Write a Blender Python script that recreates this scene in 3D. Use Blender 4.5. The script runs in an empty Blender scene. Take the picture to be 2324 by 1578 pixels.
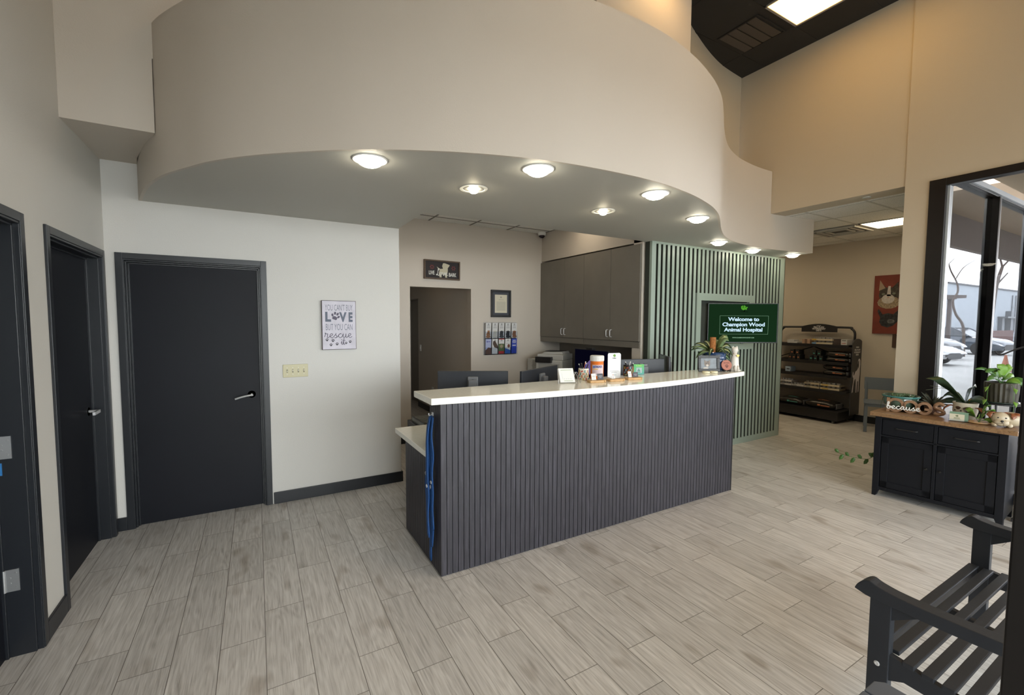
import bpy, bmesh, math, random
from mathutils import Vector, Matrix
random.seed(7)
S = bpy.context.scene
COL = S.collection
PI = math.pi
# ------------------------------------------------------------------ camera
CAM_Z = 1.67
YAW, PITCH, ROLL = 0.5233982, -0.0596479, 0.00427147
cam_data = bpy.data.cameras.new('camera')
cam_data.sensor_fit = 'HORIZONTAL'; cam_data.sensor_width = 36.0
cam_data.lens = 36.0 * 1005.354 / 2324.0
cam_data.clip_start = 0.02; cam_data.clip_end = 300
cam = bpy.data.objects.new('camera', cam_data); COL.objects.link(cam)
_F = Vector((math.sin(YAW) * math.cos(PITCH), math.cos(YAW) * math.cos(PITCH), math.sin(PITCH)))
_r0 = Vector((math.cos(YAW), -math.sin(YAW), 0)); _u0 = _r0.cross(_F)
_r = _r0 * math.cos(ROLL) + _u0 * math.sin(ROLL); _u = _u0 * math.cos(ROLL) - _r0 * math.sin(ROLL)
_m = Matrix((_r, _u, -_F)).transposed().to_4x4(); _m.translation = Vector((0, 0, CAM_Z))
cam.matrix_world = _m
S.camera = cam
# ------------------------------------------------------------------ light and exposure
S.view_settings.view_transform = 'Standard'; S.view_settings.look = 'None'
S.view_settings.gamma = 1.0; S.view_settings.use_curve_mapping = False
S.view_settings.exposure = 0.0
SKY = 13.0; TROFFER = 6.0; DOME = 42.0; CAN = 60.0; OFFICE = 4.2; SHOP = 11.0; COVE = 240.0
WARM = (1.0, 0.58, 0.17); NEUT = (1.0, 0.92, 0.72)
w = bpy.data.worlds.new('overcast_sky'); S.world = w; w.use_nodes = True
nt = w.node_tree; nt.nodes.clear()
wo = nt.nodes.new('ShaderNodeOutputWorld'); bg = nt.nodes.new('ShaderNodeBackground')
tc = nt.nodes.new('ShaderNodeTexCoord'); sep = nt.nodes.new('ShaderNodeSeparateXYZ'); cr = nt.nodes.new('ShaderNodeValToRGB')
nt.links.new(tc.outputs['Generated'], sep.inputs[0]); nt.links.new(sep.outputs['Z'], cr.inputs[0])
cr.color_ramp.elements[0].position = 0.0; cr.color_ramp.elements[0].color = (0.95, 0.95, 0.98, 1)
cr.color_ramp.elements[1].position = 0.6; cr.color_ramp.elements[1].color = (1.0, 0.985, 1.0, 1)
nt.links.new(cr.outputs[0], bg.inputs['Color']); bg.inputs['Strength'].default_value = SKY
nt.links.new(bg.outputs[0], wo.inputs[0])

def area_light(name, loc, sx, sy, energy, color, rot=(0, 0, 0), spread=180, portal=False):
    d = bpy.data.lights.new(name, 'AREA'); d.shape = 'RECTANGLE'; d.size = sx; d.size_y = sy
    d.energy = energy; d.color = color; d.spread = math.radians(spread)
    if portal: d.cycles.is_portal = True
    o = bpy.data.objects.new(name, d); COL.objects.link(o); o.location = loc; o.rotation_euler = rot
    return o
# sky portals in the two glazed walls (they emit nothing, they only guide the sky light)
area_light('sky_portal_front', (1.9, -3.02, 1.55), 7.0, 3.0, 1, (1, 1, 1), (PI / 2, 0, 0), portal=True)

# ------------------------------------------------------------------ materials
MATS = {}
def new_mat(name):
    m = bpy.data.materials.new(name); m.use_nodes = True
    b = m.node_tree.nodes['Principled BSDF']
    return m, m.node_tree, b
def mat(name, col, rough=0.5, metal=0.0, spec=0.5, bump=0.0, bscale=200, var=0.0, vscale=6.0, coat=0.0, alpha=None):
    if name in MATS: return MATS[name]
    m, t, b = new_mat(name)
    b.inputs['Base Color'].default_value = (*col, 1); b.inputs['Roughness'].default_value = rough
    b.inputs['Metallic'].default_value = metal; b.inputs['Specular IOR Level'].default_value = spec
    b.inputs['Coat Weight'].default_value = coat
    if var or bump:
        c = t.nodes.new('ShaderNodeTexCoord'); n = t.nodes.new('ShaderNodeTexNoise')
        t.links.new(c.outputs['Object'], n.inputs['Vector']); n.inputs['Scale'].default_value = bscale if bump else vscale
        if bump:
            bp = t.nodes.new('ShaderNodeBump'); bp.inputs['Strength'].default_value = bump; bp.inputs['Distance'].default_value = 0.002
            t.links.new(n.outputs['Fac'], bp.inputs['Height']); t.links.new(bp.outputs[0], b.inputs['Normal'])
        if var:
            n2 = t.nodes.new('ShaderNodeTexNoise'); n2.inputs['Scale'].default_value = vscale; t.links.new(c.outputs['Object'], n2.inputs['Vector'])
            r = t.nodes.new('ShaderNodeValToRGB'); t.links.new(n2.outputs['Fac'], r.inputs[0])
            r.color_ramp.elements[0].color = (*[x * (1 - var) for x in col], 1); r.color_ramp.elements[1].color = (*[min(1, x * (1 + var)) for x in col], 1)
            r.color_ramp.elements[0].position = .3; r.color_ramp.elements[1].position = .7
            t.links.new(r.outputs[0], b.inputs['Base Color'])
    MATS[name] = m
    return m
def emis(name, col, strength):
    if name in MATS: return MATS[name]
    m = bpy.data.materials.new(name); m.use_nodes = True; t = m.node_tree; t.nodes.clear()
    o = t.nodes.new('ShaderNodeOutputMaterial'); e = t.nodes.new('ShaderNodeEmission')
    e.inputs[0].default_value = (*col, 1); e.inputs[1].default_value = strength; t.links.new(e.outputs[0], o.inputs[0])
    MATS[name] = m
    return m
def glass(name, tint, refl=0.6):
    if name in MATS: return MATS[name]
    m = bpy.data.materials.new(name); m.use_nodes = True; t = m.node_tree; t.nodes.clear()
    o = t.nodes.new('ShaderNodeOutputMaterial'); mix = t.nodes.new('ShaderNodeMixShader')
    tr = t.nodes.new('ShaderNodeBsdfTransparent'); gl = t.nodes.new('ShaderNodeBsdfGlossy'); fr = t.nodes.new('ShaderNodeFresnel')
    fr.inputs['IOR'].default_value = 1.35; gl.inputs['Roughness'].default_value = 0.02
    tr.inputs[0].default_value = (*tint, 1); gl.inputs[0].default_value = (refl, refl, refl, 1)
    ge = t.nodes.new('ShaderNodeNewGeometry'); ms = t.nodes.new('ShaderNodeMath'); ms.operation = 'SUBTRACT'; ms.use_clamp = True
    t.links.new(fr.outputs[0], ms.inputs[0]); t.links.new(ge.outputs['Backfacing'], ms.inputs[1]); t.links.new(ms.outputs[0], mix.inputs[0]); t.links.new(tr.outputs[0], mix.inputs[1]); t.links.new(gl.outputs[0], mix.inputs[2])
    t.links.new(mix.outputs[0], o.inputs[0]); MATS[name] = m
    return m
def nn(t, typ, **kw):
    n = t.nodes.new(typ)
    for k, v in kw.items(): setattr(n, k, v)
    return n
def floor_mat():
    m, t, b = new_mat('wood_look_porcelain_planks')
    L = t.links.new
    tc = nn(t, 'ShaderNodeTexCoord'); sx = nn(t, 'ShaderNodeSeparateXYZ'); L(tc.outputs['Object'], sx.inputs[0])
    ad = nn(t, 'ShaderNodeMath', operation='SUBTRACT'); L(sx.outputs['Y'], ad.inputs[0]); ad.inputs[1].default_value = 0.105 - 0.622 * 20
    ax = nn(t, 'ShaderNodeMath', operation='ADD'); L(sx.outputs['X'], ax.inputs[0]); ax.inputs[1].default_value = 8.0
    cb = nn(t, 'ShaderNodeCombineXYZ'); L(ad.outputs[0], cb.inputs['X']); L(ax.outputs[0], cb.inputs['Y'])
    br = nn(t, 'ShaderNodeTexBrick'); br.offset = 0.632; br.offset_frequency = 2; br.squash = 1.0
    L(cb.outputs[0], br.inputs['Vector'])
    br.inputs['Scale'].default_value = 1; br.inputs['Mortar Size'].default_value = 0.0017; br.inputs['Mortar Smooth'].default_value = 0.1
    br.inputs['Brick Width'].default_value = 0.622; br.inputs['Row Height'].default_value = 0.2; br.inputs['Bias'].default_value = 0
    br.inputs['Color1'].default_value = (0, 0, 0, 1); br.inputs['Color2'].default_value = (1, 1, 1, 1); br.inputs['Mortar'].default_value = (0.5, 0.5, 0.5, 1)
    # per plank offset for the grain
    sc = nn(t, 'ShaderNodeVectorMath', operation='SCALE'); L(br.outputs['Color'], sc.inputs[0]); sc.inputs['Scale'].default_value = 13.0
    mp = nn(t, 'ShaderNodeVectorMath', operation='MULTIPLY'); L(cb.outputs[0], mp.inputs[0]); mp.inputs[1].default_value = (0.8, 20.0, 1.0)
    av = nn(t, 'ShaderNodeVectorMath', operation='ADD'); L(mp.outputs[0], av.inputs[0]); L(sc.outputs[0], av.inputs[1])
    n1 = nn(t, 'ShaderNodeTexNoise'); L(av.outputs[0], n1.inputs['Vector']); n1.inputs['Scale'].default_value = 4.0; n1.inputs['Detail'].default_value = 8; n1.inputs['Roughness'].default_value = .62; n1.inputs['Distortion'].default_value = 1.2
    # long cathedral figure
    wv = nn(t, 'ShaderNodeTexWave', wave_type='RINGS', rings_direction='Z'); 
    mp2 = nn(t, 'ShaderNodeVectorMath', operation='MULTIPLY'); L(cb.outputs[0], mp2.inputs[0]); mp2.inputs[1].default_value = (0.55, 3.2, 1.0)
    av2 = nn(t, 'ShaderNodeVectorMath', operation='ADD'); L(mp2.outputs[0], av2.inputs[0]); L(sc.outputs[0], av2.inputs[1])
    n2 = nn(t, 'ShaderNodeTexNoise'); L(av2.outputs[0], n2.inputs['Vector']); n2.inputs['Scale'].default_value = 2.2; n2.inputs['Detail'].default_value = 2
    sn = nn(t, 'ShaderNodeMath', operation='MULTIPLY'); L(n2.outputs['Fac'], sn.inputs[0]); sn.inputs[1].default_value = 75.0
    si = nn(t, 'ShaderNodeMath', operation='SINE'); L(sn.outputs[0], si.inputs[0])
    t.nodes.remove(wv)
    gr = nn(t, 'ShaderNodeMath', operation='MULTIPLY_ADD'); L(si.outputs[0], gr.inputs[0]); gr.inputs[1].default_value = 0.045; L(n1.outputs['Fac'], gr.inputs[2])
    r = nn(t, 'ShaderNodeValToRGB'); L(gr.outputs[0], r.inputs[0])
    e = r.color_ramp.elements
    e[0].position = .27; e[0].color = (0.35, 0.333, 0.315, 1); e[1].position = .72; e[1].color = (0.67, 0.655, 0.635, 1)
    x = e.new(.43); x.color = (0.49, 0.472, 0.452, 1); x = e.new(.55); x.color = (0.57, 0.553, 0.532, 1)
    # occasional dark knots
    nk = nn(t, 'ShaderNodeTexNoise'); av3 = nn(t, 'ShaderNodeVectorMath', operation='ADD')
    mp3 = nn(t, 'ShaderNodeVectorMath', operation='MULTIPLY'); L(cb.outputs[0], mp3.inputs[0]); mp3.inputs[1].default_value = (1.6, 3.6, 1.0)
    L(mp3.outputs[0], av3.inputs[0]); L(sc.outputs[0], av3.inputs[1]); L(av3.outputs[0], nk.inputs['Vector']); nk.inputs['Scale'].default_value = 2.0; nk.inputs['Detail'].default_value = 1
    rk = nn(t, 'ShaderNodeValToRGB'); L(nk.outputs['Fac'], rk.inputs[0]); rk.color_ramp.elements[0].position = .25; rk.color_ramp.elements[0].color = (0.70, 0.66, 0.62, 1); rk.color_ramp.elements[1].position = .36; rk.color_ramp.elements[1].color = (1, 1, 1, 1)
    mk = nn(t, 'ShaderNodeMix', data_type='RGBA', blend_type='MULTIPLY'); mk.inputs[0].default_value = 1; L(r.outputs[0], mk.inputs[6]); L(rk.outputs[0], mk.inputs[7])
    # plank to plank tone
    tn = nn(t, 'ShaderNodeMapRange'); L(br.outputs['Color'], tn.inputs[0]); tn.inputs[3].default_value = 0.90; tn.inputs[4].default_value = 1.10
    mt = nn(t, 'ShaderNodeVectorMath', operation='SCALE'); L(mk.outputs[2], mt.inputs[0]); L(tn.outputs[0], mt.inputs['Scale'])
    mg = nn(t, 'ShaderNodeMix', data_type='RGBA'); L(br.outputs['Fac'], mg.inputs[0]); L(mt.outputs[0], mg.inputs[6]); mg.inputs[7].default_value = (0.15, 0.135, 0.12, 1)
    L(mg.outputs[2], b.inputs['Base Color'])
    rr = nn(t, 'ShaderNodeMapRange'); L(n1.outputs['Fac'], rr.inputs[0]); rr.inputs[3].default_value = 0.30; rr.inputs[4].default_value = 0.50
    L(rr.outputs[0], b.inputs['Roughness']); b.inputs['Specular IOR Level'].default_value = 0.45
    iv = nn(t, 'ShaderNodeMath', operation='SUBTRACT'); iv.inputs[0].default_value = 1; L(br.outputs['Fac'], iv.inputs[1])
    bp = nn(t, 'ShaderNodeBump'); bp.inputs['Strength'].default_value = 0.5; bp.inputs['Distance'].default_value = 0.0012; L(iv.outputs[0], bp.inputs['Height'])
    bp2 = nn(t, 'ShaderNodeBump'); bp2.inputs['Strength'].default_value = 0.12; bp2.inputs['Distance'].default_value = 0.001; L(n1.outputs['Fac'], bp2.inputs['Height']); L(bp.outputs[0], bp2.inputs['Normal'])
    L(bp2.outputs[0], b.inputs['Normal'])
    return m
def wood_mat(name, c0, c1, stretch=(14, 14, 1.2), rough=.5, scale=3.0, rings=30, amp=.06):
    if name in MATS: return MATS[name]
    m, t, b = new_mat(name); L = t.links.new
    tc = nn(t, 'ShaderNodeTexCoord'); mp = nn(t, 'ShaderNodeVectorMath', operation='MULTIPLY'); L(tc.outputs['Object'], mp.inputs[0]); mp.inputs[1].default_value = stretch
    n = nn(t, 'ShaderNodeTexNoise'); L(mp.outputs[0], n.inputs['Vector']); n.inputs['Scale'].default_value = scale; n.inputs['Detail'].default_value = 7; n.inputs['Roughness'].default_value = .6; n.inputs['Distortion'].default_value = .8
    sn = nn(t, 'ShaderNodeMath', operation='MULTIPLY'); L(n.outputs['Fac'], sn.inputs[0]); sn.inputs[1].default_value = rings
    si = nn(t, 'ShaderNodeMath', operation='SINE'); L(sn.outputs[0], si.inputs[0])
    gr = nn(t, 'ShaderNodeMath', operation='MULTIPLY_ADD'); L(si.outputs[0], gr.inputs[0]); gr.inputs[1].default_value = amp; L(n.outputs['Fac'], gr.inputs[2])
    r = nn(t, 'ShaderNodeValToRGB'); L(gr.outputs[0], r.inputs[0]); r.color_ramp.elements[0].position = .3; r.color_ramp.elements[1].position = .7
    r.color_ramp.elements[0].color = (*c0, 1); r.color_ramp.elements[1].color = (*c1, 1)
    L(r.outputs[0], b.inputs['Base Color']); b.inputs['Roughness'].default_value = rough
    MATS[name] = m
    return m
def tile_mat():
    m, t, b = new_mat('acoustic_ceiling_tile'); L = t.links.new
    tc = nn(t, 'ShaderNodeTexCoord'); n = nn(t, 'ShaderNodeTexNoise'); L(tc.outputs['Object'], n.inputs['Vector']); n.inputs['Scale'].default_value = 90; n.inputs['Detail'].default_value = 3
    r = nn(t, 'ShaderNodeValToRGB'); L(n.outputs['Fac'], r.inputs[0]); r.color_ramp.elements[0].position = .3; r.color_ramp.elements[0].color = (.45, .45, .43, 1)
    r.color_ramp.elements[1].position = .42; r.color_ramp.elements[1].color = (.80, .80, .77, 1)
    L(r.outputs[0], b.inputs['Base Color']); b.inputs['Roughness'].default_value = .9
    return m
def quartz_mat():
    m, t, b = new_mat('speckled_white_quartz'); L = t.links.new
    tc = nn(t, 'ShaderNodeTexCoord'); n = nn(t, 'ShaderNodeTexVoronoi'); L(tc.outputs['Object'], n.inputs['Vector']); n.inputs['Scale'].default_value = 130
    r = nn(t, 'ShaderNodeValToRGB'); L(n.outputs['Distance'], r.inputs[0]); r.color_ramp.elements[0].position = .06; r.color_ramp.elements[0].color = (.55, .55, .56, 1)
    r.color_ramp.elements[1].position = .14; r.color_ramp.elements[1].color = (.86, .855, .79, 1)
    n2 = nn(t, 'ShaderNodeTexNoise'); L(tc.outputs['Object'], n2.inputs['Vector']); n2.inputs['Scale'].default_value = 60
    r2 = nn(t, 'ShaderNodeValToRGB'); L(n2.outputs['Fac'], r2.inputs[0]); r2.color_ramp.elements[0].position = .35; r2.color_ramp.elements[0].color = (.95, .95, .94, 1); r2.color_ramp.elements[1].position = .55; r2.color_ramp.elements[1].color = (1, 1, 1, 1)
    mx = nn(t, 'ShaderNodeMix', data_type='RGBA', blend_type='MULTIPLY'); mx.inputs[0].default_value = 1; L(r.outputs[0], mx.inputs[6]); L(r2.outputs[0], mx.inputs[7])
    L(mx.outputs[2], b.inputs['Base Color']); b.inputs['Roughness'].default_value = .09; b.inputs['Specular IOR Level'].default_value = .6
    return m
PAINT = mat('greige_wall_paint', (.545, .495, .435), .62, bump=.25, bscale=130)
WHITEP = mat('light_wall_paint', (.575, .565, .54), .5, bump=.35, bscale=130)
FLOOR = floor_mat(); TILE = tile_mat(); QUARTZ = quartz_mat()
NAVY = mat('satin_charcoal_paint', (.009, .011, .015), .34, spec=.5)
DOORM = mat('satin_charcoal_door_paint', (.0055, .0065, .0105), .48, spec=.2, var=.08, vscale=2)
BLACK = mat('black_paint', (.010, .010, .011), .45)
BRONZE = mat('dark_bronze_anodised', (.007, .0055, .0055), .42, metal=.1, spec=.35)
CHROME = mat('brushed_chrome', (.72, .73, .75), .3, metal=.45)
BLKCEIL = mat('black_ceiling_tile', (.012, .0105, .009), .8, var=.1, vscale=3)
SOFFP = mat('soffit_paint', (.49, .48, .44), .6, bump=.2, bscale=130)
GREEN = mat('sage_green_paint', (.27, .335, .285), .4)
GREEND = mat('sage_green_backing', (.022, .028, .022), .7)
PANEL = wood_mat('charcoal_oak_laminate', (.012, .0115, .016), (.050, .047, .060), (34, 34, 1.1), .5, 3.0, 22, .06)
LAM = mat('grey_brown_laminate', (.165, .15, .127), .5, var=.05, vscale=4)
LAMD = mat('dark_grey_brown_laminate', (.22, .20, .17), .5)
BENCHM = mat('charcoal_bench_paint', (.021, .024, .030), .5, spec=.35, bump=.2, bscale=60)
TANP = mat('tan_wall_paint', (.49, .425, .325), .62, bump=.25, bscale=130); SHOPP = mat('light_tan_wall_paint', (.52, .465, .385), .62, bump=.25, bscale=130)
TAN = mat('tan_plaster', (.42, .33, .22), .8)

# ------------------------------------------------------------------ mesh helpers
class MB:
    def __init__(s): s.bm = bmesh.new()
    def box(s, x0, x1, y0, y1, z0, z1, M=None):
        vs = [s.bm.verts.new(Vector(p)) for p in ((x0, y0, z0), (x1, y0, z0), (x1, y1, z0), (x0, y1, z0), (x0, y0, z1), (x1, y0, z1), (x1, y1, z1), (x0, y1, z1))]
        if M is not None:
            for v in vs: v.co = M @ v.co
        for f in ((0, 3, 2, 1), (4, 5, 6, 7), (0, 1, 5, 4), (1, 2, 6, 5), (2, 3, 7, 6), (3, 0, 4, 7)): s.bm.faces.new([vs[i] for i in f])
        return s
    def prism(s, pts, a, b, axis='z', M=None):
        """polygon pts extruded from a to b along axis; pts are the two other coordinates in xyz order"""
        def P(p, h):
            v = {'z': (p[0], p[1], h), 'y': (p[0], h, p[1]), 'x': (h, p[0], p[1])}[axis]
            v = Vector(v); return M @ v if M is not None else v
        lo = [s.bm.verts.new(P(p, a)) for p in pts]; hi = [s.bm.verts.new(P(p, b)) for p in pts]
        n = len(pts)
        s.bm.faces.new(lo); s.bm.faces.new(hi[::-1])
        for i in range(n): s.bm.faces.new((lo[i], hi[i], hi[(i + 1) % n], lo[(i + 1) % n]))
        return s
    def lathe(s, prof, c=(0, 0, 0), n=32, sx=1, sy=1, M=None, closed=False):
        rings = []
        for r, z in prof:
            ring = []
            for i in range(n):
                a = 2 * PI * i / n; v = Vector((c[0] + r * sx * math.cos(a), c[1] + r * sy * math.sin(a), c[2] + z))
                ring.append(s.bm.verts.new(M @ v if M is not None else v))
            rings.append(ring)
        for k in range(len(rings) - 1):
            for i in range(n): s.bm.faces.new((rings[k][i], rings[k][(i + 1) % n], rings[k + 1][(i + 1) % n], rings[k + 1][i]))
        if not closed:
            if prof[0][0] > 1e-6: s.bm.faces.new(rings[0][::-1])
            if prof[-1][0] > 1e-6: s.bm.faces.new(rings[-1])
        return s
    def cyl(s, p0, p1, r, n=14, r1=None): return s.tube([p0, p1], r, n, r1=r1)
    def tube(s, path, r, n=10, closed=False, r1=None, flat=1.0):
        pts = [Vector(p) for p in path]; m = len(pts); rings = []
        up = Vector((0, 0, 1)); u = None
        for k, p in enumerate(pts):
            if closed: t = pts[(k + 1) % m] - pts[k - 1]
            else: t = pts[min(k + 1, m - 1)] - pts[max(k - 1, 0)]
            if t.length < 1e-9: t = Vector((0, 0, 1))
            t.normalize()
            if u is not None: u = u - t * u.dot(t)
            if u is None or u.length < 1e-5: u = t.cross(up if abs(t.dot(up)) < .95 else Vector((1, 0, 0)))
            u.normalize(); v = t.cross(u).normalized()
            rr = r if r1 is None else r + (r1 - r) * k / max(1, m - 1)
            if callable(r): rr = r(k / max(1, m - 1))
            rings.append([s.bm.verts.new(p + u * rr * math.cos(2 * PI * i / n) + v * rr * flat * math.sin(2 * PI * i / n)) for i in range(n)])
        rg = range(m if closed else m - 1)
        for k in rg:
            A, B = rings[k], rings[(k + 1) % m]
            for i in range(n): s.bm.faces.new((A[i], A[(i + 1) % n], B[(i + 1) % n], B[i]))
        if not closed: s.bm.faces.new(rings[0][::-1]); s.bm.faces.new(rings[-1])
        return s
    def ball(s, c, rx, ry=None, rz=None, n=20, m=12, M=None):
        ry = rx if ry is None else ry; rz = rx if rz is None else rz
        prof = [(math.sin(PI * k / m), -math.cos(PI * k / m)) for k in range(m + 1)]
        rings = []
        for r, z in prof[1:-1]:
            ring = []
            for i in range(n):
                a = 2 * PI * i / n; v = Vector((r * rx * math.cos(a), r * ry * math.sin(a), z * rz))
                if M is not None: v = M @ v
                ring.append(s.bm.verts.new(v + Vector(c)))
            rings.append(ring)
        def pole(z):
            v = Vector((0, 0, z * rz)); v = M @ v if M is not None else v
            return s.bm.verts.new(v + Vector(c))
        b, t = pole(-1), pole(1)
        for k in range(len(rings) - 1):
            for i in range(n): s.bm.faces.new((rings[k][i], rings[k][(i + 1) % n], rings[k + 1][(i + 1) % n], rings[k + 1][i]))
        for i in range(n):
            s.bm.faces.new((b, rings[0][(i + 1) % n], rings[0][i])); s.bm.faces.new((t, rings[-1][i], rings[-1][(i + 1) % n]))
        return s
    def leaf(s, path, w, up=(0, 0, 1), fold=.25, th=.0012, shape=None):
        """a solid leaf blade along a path; half width w at the middle"""
        pts = [Vector(p) for p in path]; m = len(pts); up = Vector(up); rows = []
        shape = shape or (lambda t: math.sin(PI * min(1, t * .97 + .03)) ** .75)
        for k, p in enumerate(pts):
            t = (pts[min(k + 1, m - 1)] - pts[max(k - 1, 0)]).normalized()
            u = t.cross(up)
            if u.length < 1e-3: u = t.cross(Vector((1, 0, 0)))
            u.normalize(); nrm = u.cross(t).normalized(); h = max(1e-4, w * shape(k / (m - 1)))
            rows.append([[p - u * h + nrm * h * fold + nrm * o, p + nrm * o, p + u * h + nrm * h * fold + nrm * o] for o in (th, -th)])
        V = [[[s.bm.verts.new(v) for v in side] for side in r] for r in rows]
        for k in range(m - 1):
            A, B = V[k], V[k + 1]
            for j in (0, 1):
                s.bm.faces.new((A[0][j], A[0][j + 1], B[0][j + 1], B[0][j])); s.bm.faces.new((A[1][j], B[1][j], B[1][j + 1], A[1][j + 1]))
            s.bm.faces.new((A[0][0], B[0][0], B[1][0], A[1][0])); s.bm.faces.new((A[0][2], A[1][2], B[1][2], B[0][2]))
        return s
    def text(s, string, size, M, align='CENTER', th=.0006, bold=0.0, sx=1.0, shear=0.0, space=1.0, font=None):
        cu = bpy.data.curves.new('txt', 'FONT'); cu.body = string; cu.size = size; cu.align_x = align; cu.align_y = 'CENTER'
        cu.extrude = th; cu.offset = bold; cu.shear = shear; cu.space_character = space; cu.resolution_u = 3
        ob = bpy.data.objects.new('txt', cu); COL.objects.link(ob)
        dg = bpy.context.evaluated_depsgraph_get(); me = bpy.data.meshes.new_from_object(ob.evaluated_get(dg))
        me.transform(M @ Matrix.Diagonal((sx, 1, 1, 1))); s.bm.from_mesh(me)
        bpy.data.objects.remove(ob); bpy.data.curves.remove(cu); bpy.data.meshes.remove(me)
        return s
    def build(s, name, m, parent=None, smooth=False, bevel=0, loc=None, rot=None, label=None, recalc=True):
        if recalc: bmesh.ops.recalc_face_normals(s.bm, faces=s.bm.faces)
        me = bpy.data.meshes.new(name); s.bm.to_mesh(me); s.bm.free()
        me.materials.append(m)
        if smooth:
            for p in me.polygons: p.use_smooth = True
        o = bpy.data.objects.new(name, me); COL.objects.link(o)
        if smooth == 'auto':
            me.set_sharp_from_angle(angle=math.radians(40))
        if bevel:
            b = o.modifiers.new('bevel', 'BEVEL'); b.width = bevel; b.segments = 2; b.limit_method = 'ANGLE'; b.angle_limit = math.radians(40)
        if parent is not None: o.parent = parent
        if loc is not None: o.location = loc
        if rot is not None: o.rotation_euler = rot
        if label: o['label'] = label
        return o
def box(*a, M=None): return MB().box(*a, M=M)
def struct(o): o['kind'] = 'structure'; return o
def tag(o, label, cat, group=None, kind=None):
    o['label'] = label; o['category'] = cat
    if group: o['group'] = group
    if kind: o['kind'] = kind
    return o
def thing(name, label, cat, loc=(0, 0, 0), rz=0, group=None, rot=None):
    o = bpy.data.objects.new(name, None); COL.objects.link(o); o.empty_display_size = .05
    o.location = loc; o.rotation_euler = rot if rot else (0, 0, rz)
    return tag(o, label, cat, group)
def dup(root, loc, rz, label, group=None):
    r = root.copy(); COL.objects.link(r); r.location = loc; r.rotation_euler = (0, 0, rz); r['label'] = label
    if group: r['group'] = group
    for ch in list(root.children):
        c = ch.copy(); COL.objects.link(c); c.parent = r
        for g in list(ch.children):
            d = g.copy(); COL.objects.link(d); d.parent = c
    return r
def spline(pts, n=8, closed=False):
    """Catmull-Rom through the points"""
    P = [Vector(p) for p in pts]; out = []
    m = len(P)
    for i in range(m if closed else m - 1):
        p0 = P[i - 1] if (closed or i > 0) else P[0]; p1 = P[i]; p2 = P[(i + 1) % m]; p3 = P[(i + 2) % m] if (closed or i + 2 < m) else P[-1]
        for k in range(n):
            t = k / n
            out.append(.5 * ((2 * p1) + (p2 - p0) * t + (2 * p0 - 5 * p1 + 4 * p2 - p3) * t * t + (3 * p1 - p0 - 3 * p2 + p3) * t ** 3))
    if not closed: out.append(P[-1])
    return out
def Mx(loc, xa, ya):
    """matrix placing local x,y along world xa, ya"""
    xa = Vector(xa).normalized(); ya = Vector(ya).normalized(); za = xa.cross(ya)
    m = Matrix((xa, ya, za)).transposed().to_4x4(); m.translation = Vector(loc); return m
# handwriting strokes, x-height 1
GLY = {
 'b': ([(0, .3), (.3, 1.2), (.42, 2.0), (.22, 2.1), (.12, 1.2), (.1, .3), (.35, 0), (.62, .35), (.5, .85), (.25, .75), (.5, .7), (.85, .75)], .85),
 'e': ([(0, .3), (.4, .5), (.58, .8), (.38, 1), (.14, .7), (.16, .25), (.45, 0), (.8, .3)], .78),
 'c': ([(0, .3), (.2, .75), (.5, 1), (.62, .85), (.42, .95), (.14, .6), (.18, .2), (.45, 0), (.8, .3)], .78),
 'a': ([(0, .3), (.2, .8), (.52, 1), (.3, .95), (.1, .5), (.22, .05), (.5, .35), (.62, .98), (.6, .3), (.72, 0), (.95, .3)], .92),
 'u': ([(0, .3), (.2, .98), (.16, .3), (.35, 0), (.6, .4), (.68, .98), (.66, .3), (.8, 0), (1.02, .3)], 1.0),
 's': ([(0, .3), (.3, .75), (.42, 1.1), (.35, .75), (.55, .35), (.38, 0), (.12, .08), (.4, .02), (.75, .3)], .72),
 'r': ([(-.05, .2), (.1, .9), (.02, 1.1), (.12, 1.15), (.25, .9), (.5, .95), (.45, .5), (.4, .1), (.55, 0), (.8, .3)], .78),
 'i': ([(0, .3), (.18, .95), (.14, .3), (.28, 0), (.5, .3)], .45),
 't': ([(0, .3), (.25, 1.2), (.3, 1.7), (.2, .8), (.2, .2), (.35, 0), (.6, .4)], .6),
 'o': ([(0, .4), (.3, .98), (.1, .6), (.2, .05), (.5, .1), (.55, .7), (.3, 1), (.5, .85), (.85, .9)], .82),
 'v': ([(0, .85), (.2, .95), (.3, .3), (.38, 0), (.6, .5), (.62, 1), (.7, .85), (.9, .85)], .85),
 'L': ([(.55, 1.6), (.75, 2.1), (.55, 2.2), (.42, 1.2), (.3, .3), (.05, .05), (-.05, .3), (.2, .3), (.6, 0), (.95, .15)], .9),
}
def script(mb, word, h, M, r, th=1.0, xs=1.0):
    x = 0.0; tot = sum(GLY[c][1] for c in word) * xs * h
    path = []
    for c in word:
        g, adv = GLY[c]
        path += [(x + p[0] * xs, p[1]) for p in g]; x += adv * xs
    pts = [M @ Vector((p[0] * h - tot / 2, p[1] * h, 0)) for p in spline([(a, b, 0) for a, b in path], 3)]
    mb.tube(pts, r, 8)
    return mb
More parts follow.
